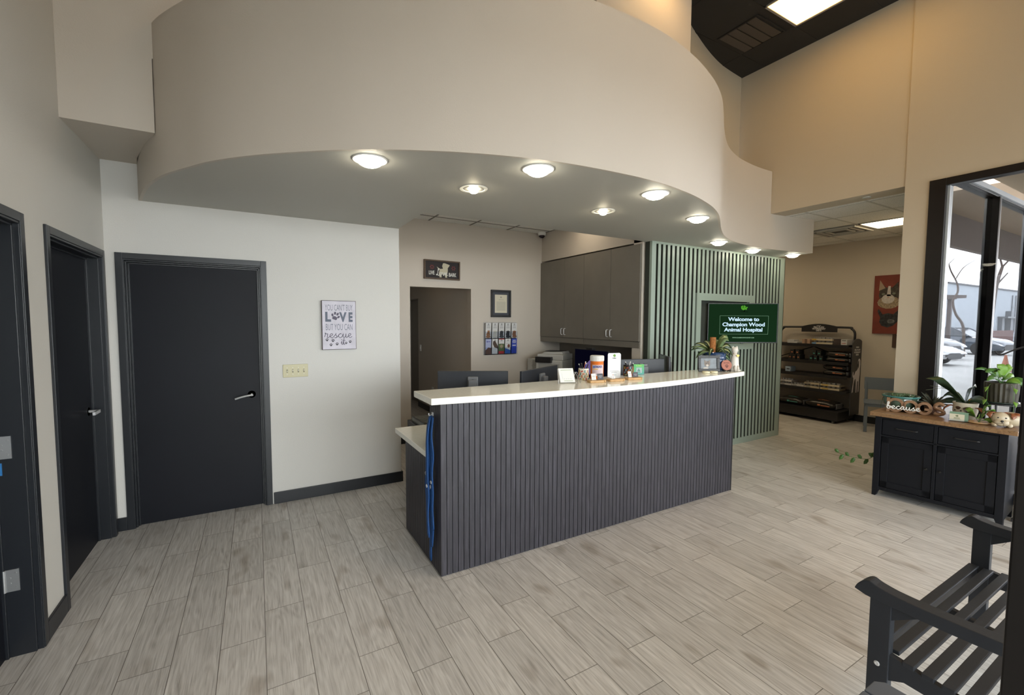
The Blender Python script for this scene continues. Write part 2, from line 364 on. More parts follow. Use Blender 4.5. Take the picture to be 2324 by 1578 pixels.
def paw(mb, cx, cy, s, M, rot=0, th=.0006):
    n_ = [0]
    R = Matrix.Rotation(rot, 4, 'Z')
    def disc(x, y, a, b, ang):
        pts = []
        for k in range(12):
            t = 2 * PI * k / 12; p = Matrix.Rotation(ang, 2) @ Vector((a * math.cos(t), b * math.sin(t)))
            q = R @ Vector((x + p.x, y + p.y, 0)); pts.append((cx + q.x * s, cy + q.y * s))
        n_[0] += 1; mb.prism(pts, 0, th + .00004 * n_[0], 'z', M)
    for x, y, a, b, g in ((-.38, .08, .13, .19, .5), (-.16, .38, .13, .2, .2), (.16, .38, .13, .2, -.2), (.38, .08, .13, .19, -.5)): disc(x, y, a, b, g)
    disc(0, -.18, .30, .22, 0); disc(-.14, -.28, .15, .13, 0); disc(.14, -.28, .15, .13, 0)
    return mb
def ell(mb, cx, cy, a, b, M, th=.0006, ang=0, n=14):
    pts = []
    for k in range(n):
        t = 2 * PI * k / n; p = Matrix.Rotation(ang, 2) @ Vector((a * math.cos(t), b * math.sin(t))); pts.append((cx + p.x, cy + p.y))
    return mb.prism(pts, 0, th, 'z', M)
# ================================================================== THE SETTING
XR = 5.65; XF = 8.78; ZC = 4.896; ZT = 3.035; YB = 4.493; YO = 5.87; XL = -0.985; ZS = 2.594; ZB = 3.555
struct(box(-3.2, 9.2, -3.2, 9.4, -.12, 0).build('floor', FLOOR))
# left wall with two door openings
W = MB()
for y0, y1, z0, z1 in ((-3.0, 2.05, 0, ZC), (3.06, 3.42, 0, ZC), (4.39, YB + .12, 0, ZC), (2.05, 3.06, 2.14, ZC), (3.42, 4.39, 2.14, ZC)):
    W.box(XL - .13, XL, y0, y1, z0, z1)
struct(W.build('wall_left', mat('neutral_wall_paint', (.555, .54, .50), .6, bump=.3, bscale=130)))
# back wall with door opening
W = MB()
W.box(XL, -.885, YB, YB + .13, 0, ZT); W.box(.05, 1.27, YB, YB + .13, 0, ZT); W.box(-.885, .05, YB, YB + .13, 2.14, ZT)
struct(W.build('wall_back', WHITEP))
# upper back wall (bulkhead) and the block at its left end
W = MB()
W.prism([(XL, 3.697), (-.534, 3.697), (-.60, 3.9), (-.68, 4.13), (-.735, 4.32), (-.768, 4.493), (XL, 4.493)], 2.871, ZT + .3, 'z')
W.box(XL, 2.6, 3.697, 3.80, ZT + .3, ZC); W.box(2.55, 3.735, 3.02, 3.24, ZT + .3, ZC); W.box(2.55, 2.67, 3.24, 3.70, ZT + .3, ZC)
struct(W.build('wall_back_upper', PAINT))
# curved fascia of the dropped soffit
FR = [(-.768, 4.492), (-.714, 4.265), (-.668, 4.089), (-.608, 3.90), (-.515, 3.667), (-.431, 3.512), (-.326, 3.347), (-.245, 3.221), (-.139, 3.089), (-.026, 2.97), (.12, 2.835), (.395, 2.618), (.603, 2.487), (.80, 2.385), (1.002, 2.297), (1.248, 2.215), (1.5, 2.155), (1.75, 2.122), (2.069, 2.106), (2.30, 2.112), (2.50, 2.135), (2.757, 2.187), (2.98, 2.252), (3.212, 2.338), (3.45, 2.455), (3.70, 2.612), (3.981, 2.80), (4.269, 2.975), (4.519, 3.10), (4.844, 3.208), (5.187, 3.268), (5.50, 3.288), (5.80, 3.275), (6.15, 3.23), (6.469, 3.18)]
FRS = [(p.x, p.y) for p in spline([(a, b, 0) for a, b in FR], 4)]
def offset_path(pts, d):
    out = []
    for i, p in enumerate(pts):
        a = Vector(pts[max(0, i - 1)]); b = Vector(pts[min(len(pts) - 1, i + 1)]); t = (b - a).normalized(); out.append((p[0] - t.y * d, p[1] + t.x * d))
    return out
def ribbon(mb, pts, inner, z0, z1):
    n = len(pts); V = [[mb.bm.verts.new((x, y, z)) for x, y in P] for P, z in ((pts, z0), (pts, z1), (inner, z1), (inner, z0))]
    for i in range(n - 1):
        for a, b in ((0, 1), (1, 2), (2, 3), (3, 0)): mb.bm.faces.new((V[a][i], V[a][i + 1], V[b][i + 1], V[b][i]))
    mb.bm.faces.new([V[k][0] for k in range(4)]); mb.bm.faces.new([V[k][-1] for k in (3, 2, 1, 0)])
main = [p for p in FRS if p[0] <= XR + .001]; tail = [p for p in FRS if p[0] > XR - .06]
W = MB(); ribbon(W, main, offset_path(main, .02), ZS, ZB)
ribbon(W, tail, [(x, y + .02) for x, y in tail], ZS, ZT)
o = struct(W.build('wall_curved_fascia', PAINT)); 
for p in o.data.polygons: p.use_smooth = True
o.data.set_sharp_from_angle(angle=math.radians(35))
# soffit slab
inner = offset_path(FRS, .0195)
def slab(mb, front, yb, z0, z1):
    n = len(front); V = [[mb.bm.verts.new(v) for v in row] for row in ([(x, y, z0) for x, y in front], [(x, yb(x), z0) for x, y in front], [(x, yb(x), z1) for x, y in front], [(x, y, z1) for x, y in front])]
    for i in range(n - 1):
        for a, b in ((0, 1), (1, 2), (2, 3), (3, 0)): mb.bm.faces.new((V[a][i], V[a][i + 1], V[b][i + 1], V[b][i]))
    mb.bm.faces.new([V[k][0] for k in range(4)]); mb.bm.faces.new([V[k][-1] for k in (3, 2, 1, 0)])
W = MB()
def yin(x):
    for a, b in zip(inner, inner[1:]):
        if a[0] <= x <= b[0]: return a[1] + (b[1] - a[1]) * (x - a[0]) / (b[0] - a[0])
f1 = [p for p in inner if p[0] < 1.265] + [(1.265, yin(1.265))]
slab(W, f1, lambda x: YB + .0, ZS, ZS + .05)
f2 = [(1.265, yin(1.265))] + [p for p in inner if 1.265 < p[0] < 3.9] + [(3.9, yin(3.9))]
slab(W, f2, lambda x: 3.72, ZS, ZS + .05)
f3 = [(3.9, yin(3.9))] + [p for p in inner if 3.9 < p[0]]
slab(W, f3, lambda x: 3.74, ZS, ZS + .05)
struct(W.build('ceiling_soffit', SOFFP))
struct(box(1.265, 3.93, 3.64, 3.72, ZS + .05, ZT + .4).build('wall_soffit_back', PAINT))
# curved upper wall meeting the header beam, and the black ceiling
UP = [(3.72, 3.10), (3.811, 3.166), (4.093, 3.341), (4.394, 3.461), (4.808, 3.599), (5.195, 3.692), (5.65, 3.743)]
UPS = [(p.x, p.y) for p in spline([(a, b, 0) for a, b in UP], 5)]
W = MB(); ribbon(W, UPS, offset_path(UPS, .12), 3.2, ZC)
o = struct(W.build('wall_curved_upper', TANP))
struct(MB().box(-1.3, .6, YB + .14, YB + .9, -.02, .001).box(-1.3, .6, YB + .3, YB + .4, 0, 2.4).build('light_block_behind_door', BLACK))  # black sheets added behind the door to stop light showing under it
for p in o.data.polygons: p.use_smooth = True
o.data.set_sharp_from_angle(angle=math.radians(35))
struct(box(-1.2, 6.0, -3.1, 4.7, ZC, ZC + .1).build('ceiling', BLKCEIL))
W = MB()
for k in range(12):
    y = 2.829 - .61 + .61 * (k - 7) + .61
    W.box(-.98, XR, y - .008, y + .008, ZC - .004, ZC + .002)
for k in range(6):
    x = 5.18 - 1.22 * k
    W.box(x - .008, x + .008, -3, 3.69, ZC - .004, ZC + .002)
struct(W.build('trim_ceiling_grid', BLKCEIL))
# header beam over the shop opening, window wall
struct(box(XR + .012, XR + .28, 1.95, 3.9, ZT - .002, ZC).build('wall_header_beam', TANP))
W = MB()
W.box(XR, XR + .14, 1.757, 1.95, 0, ZC)             # column between opening and window
W.box(XR, XR + .14, -3.0, 1.757, ZT - .008, ZC)      # above the window
W.box(XR, XR + .14, -3.0, -2.6, 0, ZT)
W.box(XR, XR + .14, -2.6, 1.757, 0, .10)
struct(W.build('wall_right', TANP))
# shop room beyond the opening
struct(box(XF, XF + .14, 2.78, 6.1, 0, ZT + .05).build('wall_shop_far', SHOPP))
struct(box(4.05, XF, 5.98, 6.1, 0, ZT + .05).build('wall_shop_back', SHOPP))
struct(MB().prism([(XR + .14, 1.80), (XR + .14, 1.93), (XF, 2.90), (XF, 2.79)], 0, ZT + .05).build('wall_shop_side', SHOPP))
W = MB().prism([(XR + .28, 1.93), (XF + .1, 2.80), (XF + .1, 6.1), (4.05, 6.1), (4.05, 3.75), (XR + .28, 3.75)], ZT, ZT + .06)
struct(W.build('ceiling_shop', TILE))
GRIDM = mat('ceiling_grid_white', (.55, .55, .52), .6)
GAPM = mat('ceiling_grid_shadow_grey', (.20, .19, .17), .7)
W = MB()
for x in (6.02, 6.62, 7.235, 7.84, 8.49): 
    y0 = 1.95 + (x - (XR + .14)) * .31
    W.box(x - .012, x + .012, max(1.99, y0), 5.97, ZT - .003, ZT + .002)
for y in (2.40, 3.02, 3.66, 4.27, 4.88, 5.5):
    x1 = min(XF, (XR + .14) + (y - 1.92) / .307)
    W.box(XR + .28 if y < 3.9 else 4.1, x1, y - .012, y + .012, ZT - .003, ZT + .002)
struct(W.build('trim_shop_ceiling_grid', GRIDM))
# office behind the desk
struct(box(1.14, 1.27, YB + .13, YO, 0, ZT).build('wall_office_left', PAINT))
W = MB()
W.box(1.14, 1.801, YO, YO + .14, 0, ZT + .05); W.box(2.70, 4.4, YO, YO + .14, 0, ZT + .05); W.box(1.801, 2.70, YO, YO + .14, 2.13, ZT + .05)
struct(W.build('wall_office_back', PAINT))
W = MB()
W.box(3.92, 4.06, 3.76, 3.90, 0, 2.64)                 # end of the wall beside the slats
W.box(3.92, 4.06, 3.76, YO, 2.60, ZT + .05)            # above the cupboards
W.box(4.30, 4.40, 3.90, YO, 0, ZT); W.box(4.06, 4.40, 3.76, 3.90, 0, 2.64)
struct(W.build('wall_office_right', PAINT))
struct(box(4.285, 4.30, 3.90, YO, .9, 1.42).build('wall_splashback', LAMD))
struct(box(1.14, 4.4, 3.72, YO + .1, ZT, ZT + .06).build('ceiling_office', TILE))
W = MB()
for x in (1.46, 2.07, 2.68, 3.29, 3.9): W.box(x - .012, x + .012, 3.72, YO, ZT - .003, ZT + .002)
for y in (5.62, 5.01, 4.40): W.box(1.27, 3.92, y - .012, y + .012, ZT - .003, ZT + .002)
struct(W.build('trim_office_ceiling_grid', GAPM))
# hall seen through the office opening
W = MB()
W.box(2.72, 2.84, YO + .14, 8.35, 0, 2.6); W.box(2.72, 2.84, 8.35, 9.2, 2.1, 2.6); W.box(1.0, 2.84, 9.2, 9.3, 0, 2.6); W.box(1.0, 1.1, YO + .14, 9.2, 0, 2.6)
struct(W.build('wall_hall', PAINT))
struct(box(1.0, 2.84, YO + .14, 9.3, 2.6, 2.66).build('ceiling_hall', TILE))
struct(box(2.705, 2.72, YO + .14, 8.35, 0, .10).build('baseboard_hall', NAVY))
struct(box(2.84, 3.6, 8.3, 9.2, 0, 2.5).build('wall_hall_dark_room', LAMD))
# walls behind the camera: glazed storefront
W = MB(); W.box(XL - .13, XR + .14, -3.12, -3.0, ZT, ZC); W.box(XL - .13, XR + .14, -3.12, -3.0, 0, .1)
W.box(XL - .13, -.7, -3.12, -3.0, .1, ZT); W.box(XR - .2, XR + .14, -3.12, -3.0, .1, ZT)
struct(W.build('wall_front', PAINT))
W = MB()
for x in (-.7, .55, 1.8, 3.05, 4.3, 5.4): W.box(x - .03, x + .03, -3.11, -3.01, .1, ZT)
W.box(-.7, 5.45, -3.11, -3.01, .1, .16); W.box(-.7, 5.45, -3.11, -3.01, ZT - .06, ZT)
o = struct(W.build('window_2', BRONZE)); 
box(-.7, 5.45, -3.07, -3.06, .16, ZT - .06).build('glass_pane', glass('clear_glass', (.93, .96, .95)), o)
# baseboards
struct(MB().box(.10, 1.27, YB - .014, YB, 0, .106).box(1.27, 1.284, YB - .014, YB + .13, 0, .106).box(XL, -.925, YB - .014, YB, 0, .106).build('baseboard_back', NAVY, bevel=.003))
struct(MB().box(XL, XL + .014, 3.105, 3.37, 0, .106).box(XL, XL + .014, -3, 1.99, 0, .106).build('baseboard_left', NAVY, bevel=.003))
struct(MB().box(XF - .014, XF, 2.92, 5.98, 0, .11).build('baseboard_shop', NAVY, bevel=.003))
struct(MB().box(2.70, 3.4, YO - .014, YO, 0, .106).box(1.27, 1.80, YO - .014, YO, 0, .106).build('baseboard_office', NAVY, bevel=.003))

# ------------------------------------------------------------------ doors (local: x along wall, y into the room is -y, z up)
def door(name, width, loc, rz, lever_side, lever_z=1.01, recess=.05, lever_square=False, label=None):
    """outer frame width; local x=0 left outer edge seen from the room, wall face at y=0, room towards -y"""
    H = 2.184
    r = bpy.data.objects.new(name, None); COL.objects.link(r); r.location = loc; r.rotation_euler = (0, 0, rz); struct(r)
    m = MB(); cw = .045
    for a, b in ((0, cw), (width - cw, width)): m.box(a, b, -.014, .0, 0, H)
    m.box(cw, width - cw, -.0138, 0, H - cw, H)
    # jamb with rebate and stop
    for side in (0, 1):
        def bx(a, b, y0, y1, z1):
            if side: a, b = width - b, width - a
            m.box(a, b, y0, y1, 0, z1)
        bx(cw - .006, cw + .006, -.010, recess + .09, H - cw); bx(cw + .006, cw + .018, .012, recess + .09, H - cw - .012)
        bx(cw + .018, cw + .030, recess - .012, recess + .09, H - cw - .02)
    m.box(cw, width - cw, -.010, recess + .09, H - cw - .012, H - cw); m.box(cw, width - cw, .012, recess + .09, H - cw - .024, H - cw - .012)
    m.box(cw, width - cw, recess - .012, recess + .09, H - cw - .036, H - cw - .024)
    m.build('door_frame', NAVY, r, bevel=.002)
    lf = box(cw + .02, width - cw - .02, recess, recess + .045, .003, H - cw - .026).build('door_leaf', DOORM, r, bevel=.002)
    lx = width - cw - .095 if lever_side > 0 else cw + .095
    lv = MB(); lv.lathe([(0.0, -.012), (.030, -.012), (.032, -.004), (.032, 0)], n=24, M=Matrix.Translation((lx, recess, lever_z)) @ Matrix.Rotation(-PI / 2, 4, 'X') @ Matrix.Scale(-1, 4, (0, 0, 1)))
    d = -lever_side
    lv.cyl((lx, recess, lever_z), (lx, recess - .055, lever_z), .010)
    if lever_square:
        lv.box(min(lx, lx + d * .115) - .01, max(lx, lx + d * .115) + .0, recess - .064, recess - .050, lever_z - .011, lever_z + .011)
    else:
        lv.tube(spline([(lx - d * .01, recess - .055, lever_z), (lx + d * .03, recess - .060, lever_z - .002), (lx + d * .08, recess - .058, lever_z - .012), (lx + d * .125, recess - .052, lever_z - .026)], 5), .0105, 10, flat=.75)
    lv.build('door_handle', CHROME, r, smooth='auto')
    return r
d3 = door('door_3', 1.015, (-.925, YB, 0), 0, 1)
d2 = door('door_2', 1.066, (XL, 3.371, 0), PI / 2, 1, 1.0, .085, True)
d1 = door('door_1', 1.066, (XL, 2.039, 0), PI / 2, -1, 1.0, .12, True)
hx = 1.066 - .045 - .0185
for z in (.39, 1.05):
    h = MB(); h.box(hx - .004, hx + .001, .058, .106, z - .055, z + .055)
    for q in (-.035, -.012, .012, .035): h.lathe([(0, 0), (.005, 0), (.004, .0015), (0, .0015)], n=8, M=Matrix.Translation((hx - .004, .080 + .010 * (1 if abs(q) < .02 else -1), z + q)) @ Matrix.Rotation(-PI / 2, 4, 'Y'))
    h.cyl((hx - .006, .110, z - .055), (hx - .006, .110, z + .055), .006)
    h.build('door_hinge', mat('satin_steel', (.45, .46, .47), .35, metal=.8), d1, label='silver door hinge')

# ------------------------------------------------------------------ window in the right wall and the vestibule glazing
W = MB(); fy = .12
W.box(XR - .02, XR + .10, 1.757 - fy, 1.757, .10, ZT - .008); W.box(XR - .02, XR + .10, -2.6, -2.48, .10, ZT - .008)
W.box(XR - .0195, XR + .0995, -2.48, 1.637, ZT - .075, ZT - .0085); W.box(XR - .0195, XR + .0995, -2.48, 1.637, .10, .20)
W.box(XR - .02, XR + .10, -.42, -.30, .2, ZT - .07)
o = struct(W.build('window_1', BRONZE, bevel=.003))
AL = mat('aluminium_reveal', (.50, .54, .58), .35, metal=.4)
MB().box(XR + .02, XR + .10, 1.618, 1.637, .2, ZT - .075).build('window_bead', AL, o)
TG = glass('grey_tinted_glass', (.80, .81, .82), .3); TG2 = glass('bronze_tinted_glass', (.60, .62, .64), .05)
MB().box(XR + .035, XR + .041, -.30, 1.62, .2, ZT - .07).box(XR + .035, XR + .041, -2.48, -.42, .2, ZT - .07).build('glass_pane', TG, o)
# vestibule storefront running away from the window
W = MB(); VY = 1.70
for x in (6.98, 8.42, 9.9): W.box(x, x + .05, VY - .115, VY, .1, ZT)
W.box(XR + .14, 9.95, VY - .10, VY, ZT, ZT + .07); W.box(XR + .14, 9.95, VY - .10, VY, .0, .12)
o = struct(W.build('window_3', BRONZE, bevel=.003))
MB().box(XR + .14, 9.95, VY - .125, VY - .10, ZT + .01, ZT + .06).build('window_head_flashing', AL, o)
MB().box(6.972, 6.98, VY - .02, VY, .1, ZT).box(8.412, 8.42, VY - .02, VY, .1, ZT).box(7.03, 7.04, VY - .115, VY - .1, .1, ZT).build('window_bead', AL, o)
box(XR + .14, 9.9, VY - .06, VY - .055, .12, ZT).build('glass_pane', TG2, o)
struct(box(XR + .14, 10.6, -3.0, VY, ZT + .45, ZT + .55).build('ceiling_vestibule', TAN))
W = box(XR + .14, 10.6, VY - .42, VY - .14, ZT + .12, ZT + .45)
struct(W.build('trim_vestibule_beam', TAN))
W = box(XR + .14, 10.6, VY - .56, VY - .44, ZT + .42, ZT + .45)  # solid strip and ticks stand in for a reflection of the canopy beam
o = struct(W.build('trim_beam_reflection', mat('taupe_reflection', (.16, .13, .10), .7)))
for k in range(14): box(XR + .3 + k * .35, XR + .312 + k * .35, VY - .56, VY - .44, ZT + .415, ZT + .42).build('reflection_tick', GRIDM, o)
struct(box(XR + .14, 10.4, -3.0, VY, -.02, .0).build('floor_vestibule', mat('light_concrete', (.42, .41, .38), .8, var=.08, vscale=2)))
# dark post at the right edge of the view
struct(box(1.225, 1.325, .135, .234, 0, ZC).build('trim_entry_post', BRONZE, bevel=.004))
box(hx - .003, hx + .001, .094, .124, .915, .975).build('door_sticker', mat('blue_sticker', (.02, .16, .42), .5), d1, label='small blue sticker below the hinge')
# ================================================================== LAMPS
WHT = mat('white_enamel', (.75, .75, .73), .35)
DOMEM = emis('lit_opal_dome', NEUT, DOME)
def dome_light(x, y, label, proto=[]):
    if proto:
        return dup(proto[0], (x, y, ZS), 0, label)
    r = thing('dome_downlight', label, 'ceiling light', (x, y, ZS), group='round downlights with opal domes under the soffit')
    MB().lathe([(.060, .0), (.060, -.004), (.094, -.006), (.098, -.003), (.098, .0)], n=40).build('trim_ring', WHT, r, smooth='auto')
    MB().lathe([(.072, -.004), (.070, -.014), (.060, -.026), (.042, -.036), (.02, -.041), (0, -.0425)], n=36, closed=True).build('opal_dome', DOMEM, r, smooth=True)
    proto.append(r); return r
for x, y, l in ((.592, 2.67, 'white dome downlight at the left end of the soffit'), (1.511, 2.31, 'white dome downlight, second from the left along the soffit edge'), (2.522, 2.31, 'white dome downlight, third from the left along the soffit edge'),
                (3.437, 2.65, 'white dome downlight where the soffit edge turns the corner'), (4.66, 3.30, 'white dome downlight in front of the left part of the green slats'),
                (5.55, 3.44, 'white dome downlight in front of the right part of the green slats'), (6.385, 3.39, 'white dome downlight at the right tip of the soffit')):
    dome_light(x, y, l)
REFL = mat('mirror_reflector', (.8, .8, .78), .35, metal=.8)
def can_light(x, y, label, proto=[]):
    if proto: return dup(proto[0], (x, y, ZS), 0, label)
    r = thing('recessed_downlight', label, 'ceiling light', (x, y, ZS), group='recessed downlights with mirror reflectors')
    MB().lathe([(.076, .0), (.076, -.004), (.098, -.004), (.098, .0)], n=36).build('trim_ring', WHT, r, smooth='auto')
    MB().lathe([(.076, -.001), (.074, -.003), (.05, -.0015), (.0, -.0012)], n=36, closed=True).build('reflector', REFL, r, smooth=True)
    MB().ball((0, 0, -.018), .030, .030, .016).ball((.012, .028, -.012), .020, .020, .012).build('bulb', emis('lit_bulb', (1, .88, .62), CAN), r, smooth=True)
    proto.append(r); return r
can_light(1.343, 2.874, 'recessed mirror downlight nearer the left wall, set back from the soffit edge')
can_light(2.544, 2.889, 'recessed mirror downlight set back above the middle of the desk')
# troffers
def troffer(name, x0, x1, y0, y1, z, strength, col, label, group, frame=None):
    r = thing(name, label, 'ceiling light', ((x0 + x1) / 2, (y0 + y1) / 2, z), group=group)
    a, b = (x1 - x0) / 2, (y1 - y0) / 2; t = .022
    MB().box(-a, a, -b, -b + t, -.012, 0).box(-a, a, b - t, b, -.012, 0).box(-a, -a + t, -b, b, -.012, 0).box(a - t, a, -b, b, -.012, 0).build('frame', frame or WHT, r)
    box(-a + t, a - t, -b + t, b - t, -.006, -.002).build('diffuser', emis('lit_diffuser_%g' % strength, col, strength), r)
    return r
G = 'panel lights in the black ceiling'
TF = mat('grey_troffer_frame', (.25, .22, .2), .5)
troffer('ceiling_panel_light', 4.586, 5.182, 1.61, 2.82, ZC, TROFFER, WARM, 'glowing rectangular panel light in the black ceiling at the top right', G, TF)
for x, y in ((2.15, .4), (.6, -1.6), (3.4, -1.6)):
    o = troffer('ceiling_panel_light', x, x + .6, y, y + 1.21, ZC, TROFFER, WARM, 'warm panel light in the black ceiling, out of the photo above and behind the view', 'panel lights out of view in the black ceiling', TF)
troffer('shop_panel_light', 7.25, 7.82, 2.43, 3.0, ZT, SHOP, (1, .80, .52), 'glowing square panel light in the white tiled shop ceiling', 'panel light of the shop', GRIDM)
for x, y in ((6.05, 4.3), (7.3, 4.9)):
    troffer('shop_panel_light', x, x + .57, y, y + .57, ZT, SHOP, (1, .80, .52), 'square panel light of the shop ceiling hidden behind the soffit and slats', 'hidden panel lights of the shop', GRIDM)
for x in (1.5, 3.25):
    troffer('office_panel_light', x, x + .57, 4.42, 4.98, ZT, OFFICE, (1, .84, .62), 'square panel light of the office ceiling hidden above the soffit', 'hidden panel lights of the office', GRIDM)
# warm wall washer in the recess above the curved fascia
r = thing('wall_washer', 'warm can light in the ceiling above the curved fascia, lighting the wall yellow', 'ceiling light', (3.30, 2.72, ZC))
MB().lathe([(.05, .0), (.05, -.004), (.075, -.004), (.075, .0)], n=24).build('trim_ring', BLACK, r)
MB().lathe([(.05, -.001), (.0, -.001)], n=24, closed=True).build('lamp', emis('lit_warm_lamp', (1, .62, .25), COVE), r)
r = thing('wall_washer', 'warm can light in the ceiling above the left end of the curved fascia', 'ceiling light', (.45, 3.25, ZC))
MB().lathe([(.05, .0), (.05, -.004), (.075, -.004), (.075, .0)], n=24).build('trim_ring', BLACK, r)
MB().lathe([(.05, -.001), (.0, -.001)], n=24, closed=True).build('lamp', emis('lit_warm_lamp_small', (1, .50, .16), 90), r)
troffer('vestibule_light', 7.0, 8.2, -.5, .1, ZT + .45, 7, (1, .72, .42), 'warm panel light in the vestibule ceiling beyond the window', 'vestibule panel light', TF)
# hall lamp
r = thing('hall_light', 'round opal light on the hall ceiling beyond the office opening', 'ceiling light', (2.0, 7.2, 2.6))
MB().lathe([(.10, 0), (.09, -.03), (0, -.045)], n=24).build('opal_dome', emis('lit_hall_dome', (1, .80, .55), 6.0), r, smooth=True)
# vents and small ceiling things
r = thing('ceiling_vent', 'black louvred vent in the black ceiling beside the panel light', 'vent', (4.90, 3.15, ZC), group=None)
m = MB(); m.box(-.26, .26, -.24, -.225, -.012, 0).box(-.26, .26, .225, .24, -.012, 0).box(-.26, -.245, -.225, .225, -.012, 0).box(.245, .26, -.225, .225, -.012, 0); m.build('frame', BLKCEIL, r)
m = MB()
for k in range(4): m.box(-.24, .24, -.2 + k * .11, -.105 + k * .11, -.010, -.004)
m.build('louvre', mat('black_brown_metal', (.05, .038, .03), .6), r)
r = thing('ceiling_vent', 'white square air diffuser in the white tiled shop ceiling', 'vent', (7.54, 3.34, ZT))
m = MB()
for a in (.29, .21, .13):
    m.prism([(-a, -a), (a, -a), (a, a), (-a, a)], -.004 - (.29 - a) * .12, -.002 - (.29 - a) * .12) if a == .29 else None
    for s in (-1, 1):
        m.box(-a, a, s * a - .012, s * a + .012, -.03, -.012); m.box(s * a - .012, s * a + .012, -a, a, -.03, -.012)
m.build('diffuser_ring', GRIDM, r)
box(-.275, .275, -.275, .275, -.014, -.006).build('throat', BLACK, r)
r = thing('sprinkler_cap', 'small round cap on the underside of the header beam', 'sprinkler', (5.80, 2.33, ZT - .002))
MB().lathe([(.04, 0), (.04, -.006), (0, -.008)], n=20).build('cap', GRIDM, r)
# security camera
r = thing('security_camera', 'small white dome security camera in the office ceiling corner', 'camera', (3.86, 5.78, ZT))
MB().lathe([(.062, 0), (.062, -.03), (.05, -.045), (0, -.045)], n=24).build('housing', WHT, r, smooth='auto')
MB().lathe([(.045, -.045), (.042, -.065), (.028, -.082), (0, -.088)], n=24).build('dome', mat('smoked_dome', (.02, .012, .02), .1), r, smooth=True)

# ================================================================== OUTSIDE
struct(box(-6, 12, -4.1, -3.12, ZT + .25, ZT + .40).build('trim_added_sky_blocker', mat('brown_canopy_soffit', (.50, .40, .30), .8)))  # unseen canopy, added to cut skylight and darken the upper walls
ASPH = mat('pale_concrete_paving', (.32, .32, .305), .9, var=.10, vscale=.8)
o = box(-30, 90, -60, 60, -.25, -.16).build('ground', ASPH); struct(o)
struct(box(10.0, 24, -3, 3.2, -.16, -.03).build('trim_walkway', mat('pale_kerb_concrete', (.36, .33, .28), .9)))
CAN1 = mat('brown_canopy_soffit', (.50, .40, .30), .8)
struct(box(9.0, 26, -4, 3.05, 3.62, 3.75).build('trim_canopy_soffit', CAN1))
struct(box(9.0, 26, 3.02, 3.12, 3.05, 3.75).build('trim_canopy_fascia', mat('grey_brown_fascia', (.20, .165, .145), .8)))
o = box(15.5, 16.6, 1.4, 2.0, 3.595, 3.62).build('canopy_light', mat('white_canopy_light', (.5, .5, .48), .5)); tag(o, 'white rectangular light fixture under the brown outdoor canopy', 'light')
# white building across the parking lot
r = thing('building', 'long white flat-roofed building across the car park', 'building', (36, 10, -.16))
BW = mat('white_painted_block', (.30, .33, .36), .8, var=.04, vscale=.6)
r.location = (36, 10, -.16)
m = MB(); m.box(12, 38, 3.5, 30, 0, 5.0); m.build('wall', BW, r)
MB().box(11.9, 38.1, 3.4, 3.6, 5.0, 5.12).box(11.9, 12.1, 3.5, 30, 5.0, 5.12).build('roof_coping', mat('dark_coping', (.03, .03, .035), .6), r)
m = MB()
for z in (1.0, 1.6, 2.2, 2.8, 3.4): m.box(29, 30.2, 3.40, 3.46, z, z + .06)
m.box(29, 29.1, 3.40, 3.46, .9, 4.6); m.box(30.1, 30.2, 3.40, 3.46, .9, 4.6)
m.build('ladder', mat('grey_steel', (.08, .09, .10), .5), r)
MB().box(25, 31, 2.8, 3.5, 2.3, 2.45).box(25.2, 25.6, 3.2, 3.5, 1.0, 2.4).box(27.4, 28, 3.1, 3.5, .9, 3.0).build('pipework', mat('grey_steel', (.08, .09, .10), .5), r)
o = box(50, 62, 12.6, 12.8, -.16, 1.0).build('brick_wall', mat('red_brick_wall', (.09, .035, .03), .8, var=.2, vscale=4)); tag(o, 'low red brick wall at the foot of the white building', 'wall')
BARK = mat('grey_brown_bark', (.075, .055, .045), .9)
def bare_tree(loc, h, r0, paths, label, cat='tree'):
    m = MB()
    for pth, ra, rb in paths: m.tube(spline([(a, b, c) for a, b, c in pth], 4), ra, 8, r1=rb)
    o = m.build('bare_tree', BARK, loc=loc); tag(o, label, cat)
rx, ry = .866, -.5   # direction that reads as "right" from inside
def rp(u, z, v=0): return (rx * u + .5 * v, ry * u + .866 * v, z)
bare_tree((33.2, 8.6, -.16), 3.4, .12, [([rp(.1, 0), rp(0, 1.6), rp(-.45, 2.3), rp(-.65, 3.0), rp(-.42, 3.5), rp(-.5, 4.0), rp(-.85, 4.6), rp(-1.0, 5.0)], .07, .03), ([rp(-.60, 4.15), rp(-.2, 4.8), rp(.4, 5.2)], .025, .012), ([rp(-1.0, 5.0), rp(-.7, 5.3)], .02, .01)], 'thin crooked bare tree behind the dark vehicle, left of the window mullion')
bare_tree((43.2, 9.7, -.16), 6, .25, [([rp(-.3, 0), rp(-.2, 2.5), rp(0, 4.4), rp(.3, 5.6)], .16, .08), ([rp(.3, 5.6), rp(0, 6.4), rp(-.5, 6.9)], .06, .025), ([rp(.3, 5.6), rp(.8, 6.2), rp(1.0, 7.0)], .06, .025), ([rp(.0, 4.4), rp(.7, 5.2)], .06, .03)], 'taller bare tree with forked branches, right of the window mullion')
r = thing('parking_lamp', 'brown box lamp on a square post in the car park', 'street lamp', (35.2, 9.75, -.16))
box(-.09, .09, -.09, .09, 0, 3.2).build('post', mat('brown_post', (.05, .035, .03), .6), r)
MB().box(-.45, .15, -.25, .25, 3.2, 3.45, M=Matrix.Rotation(-.52, 4, 'Z')).build('lamp_arm', mat('brown_post', (.05, .035, .03), .6), r)
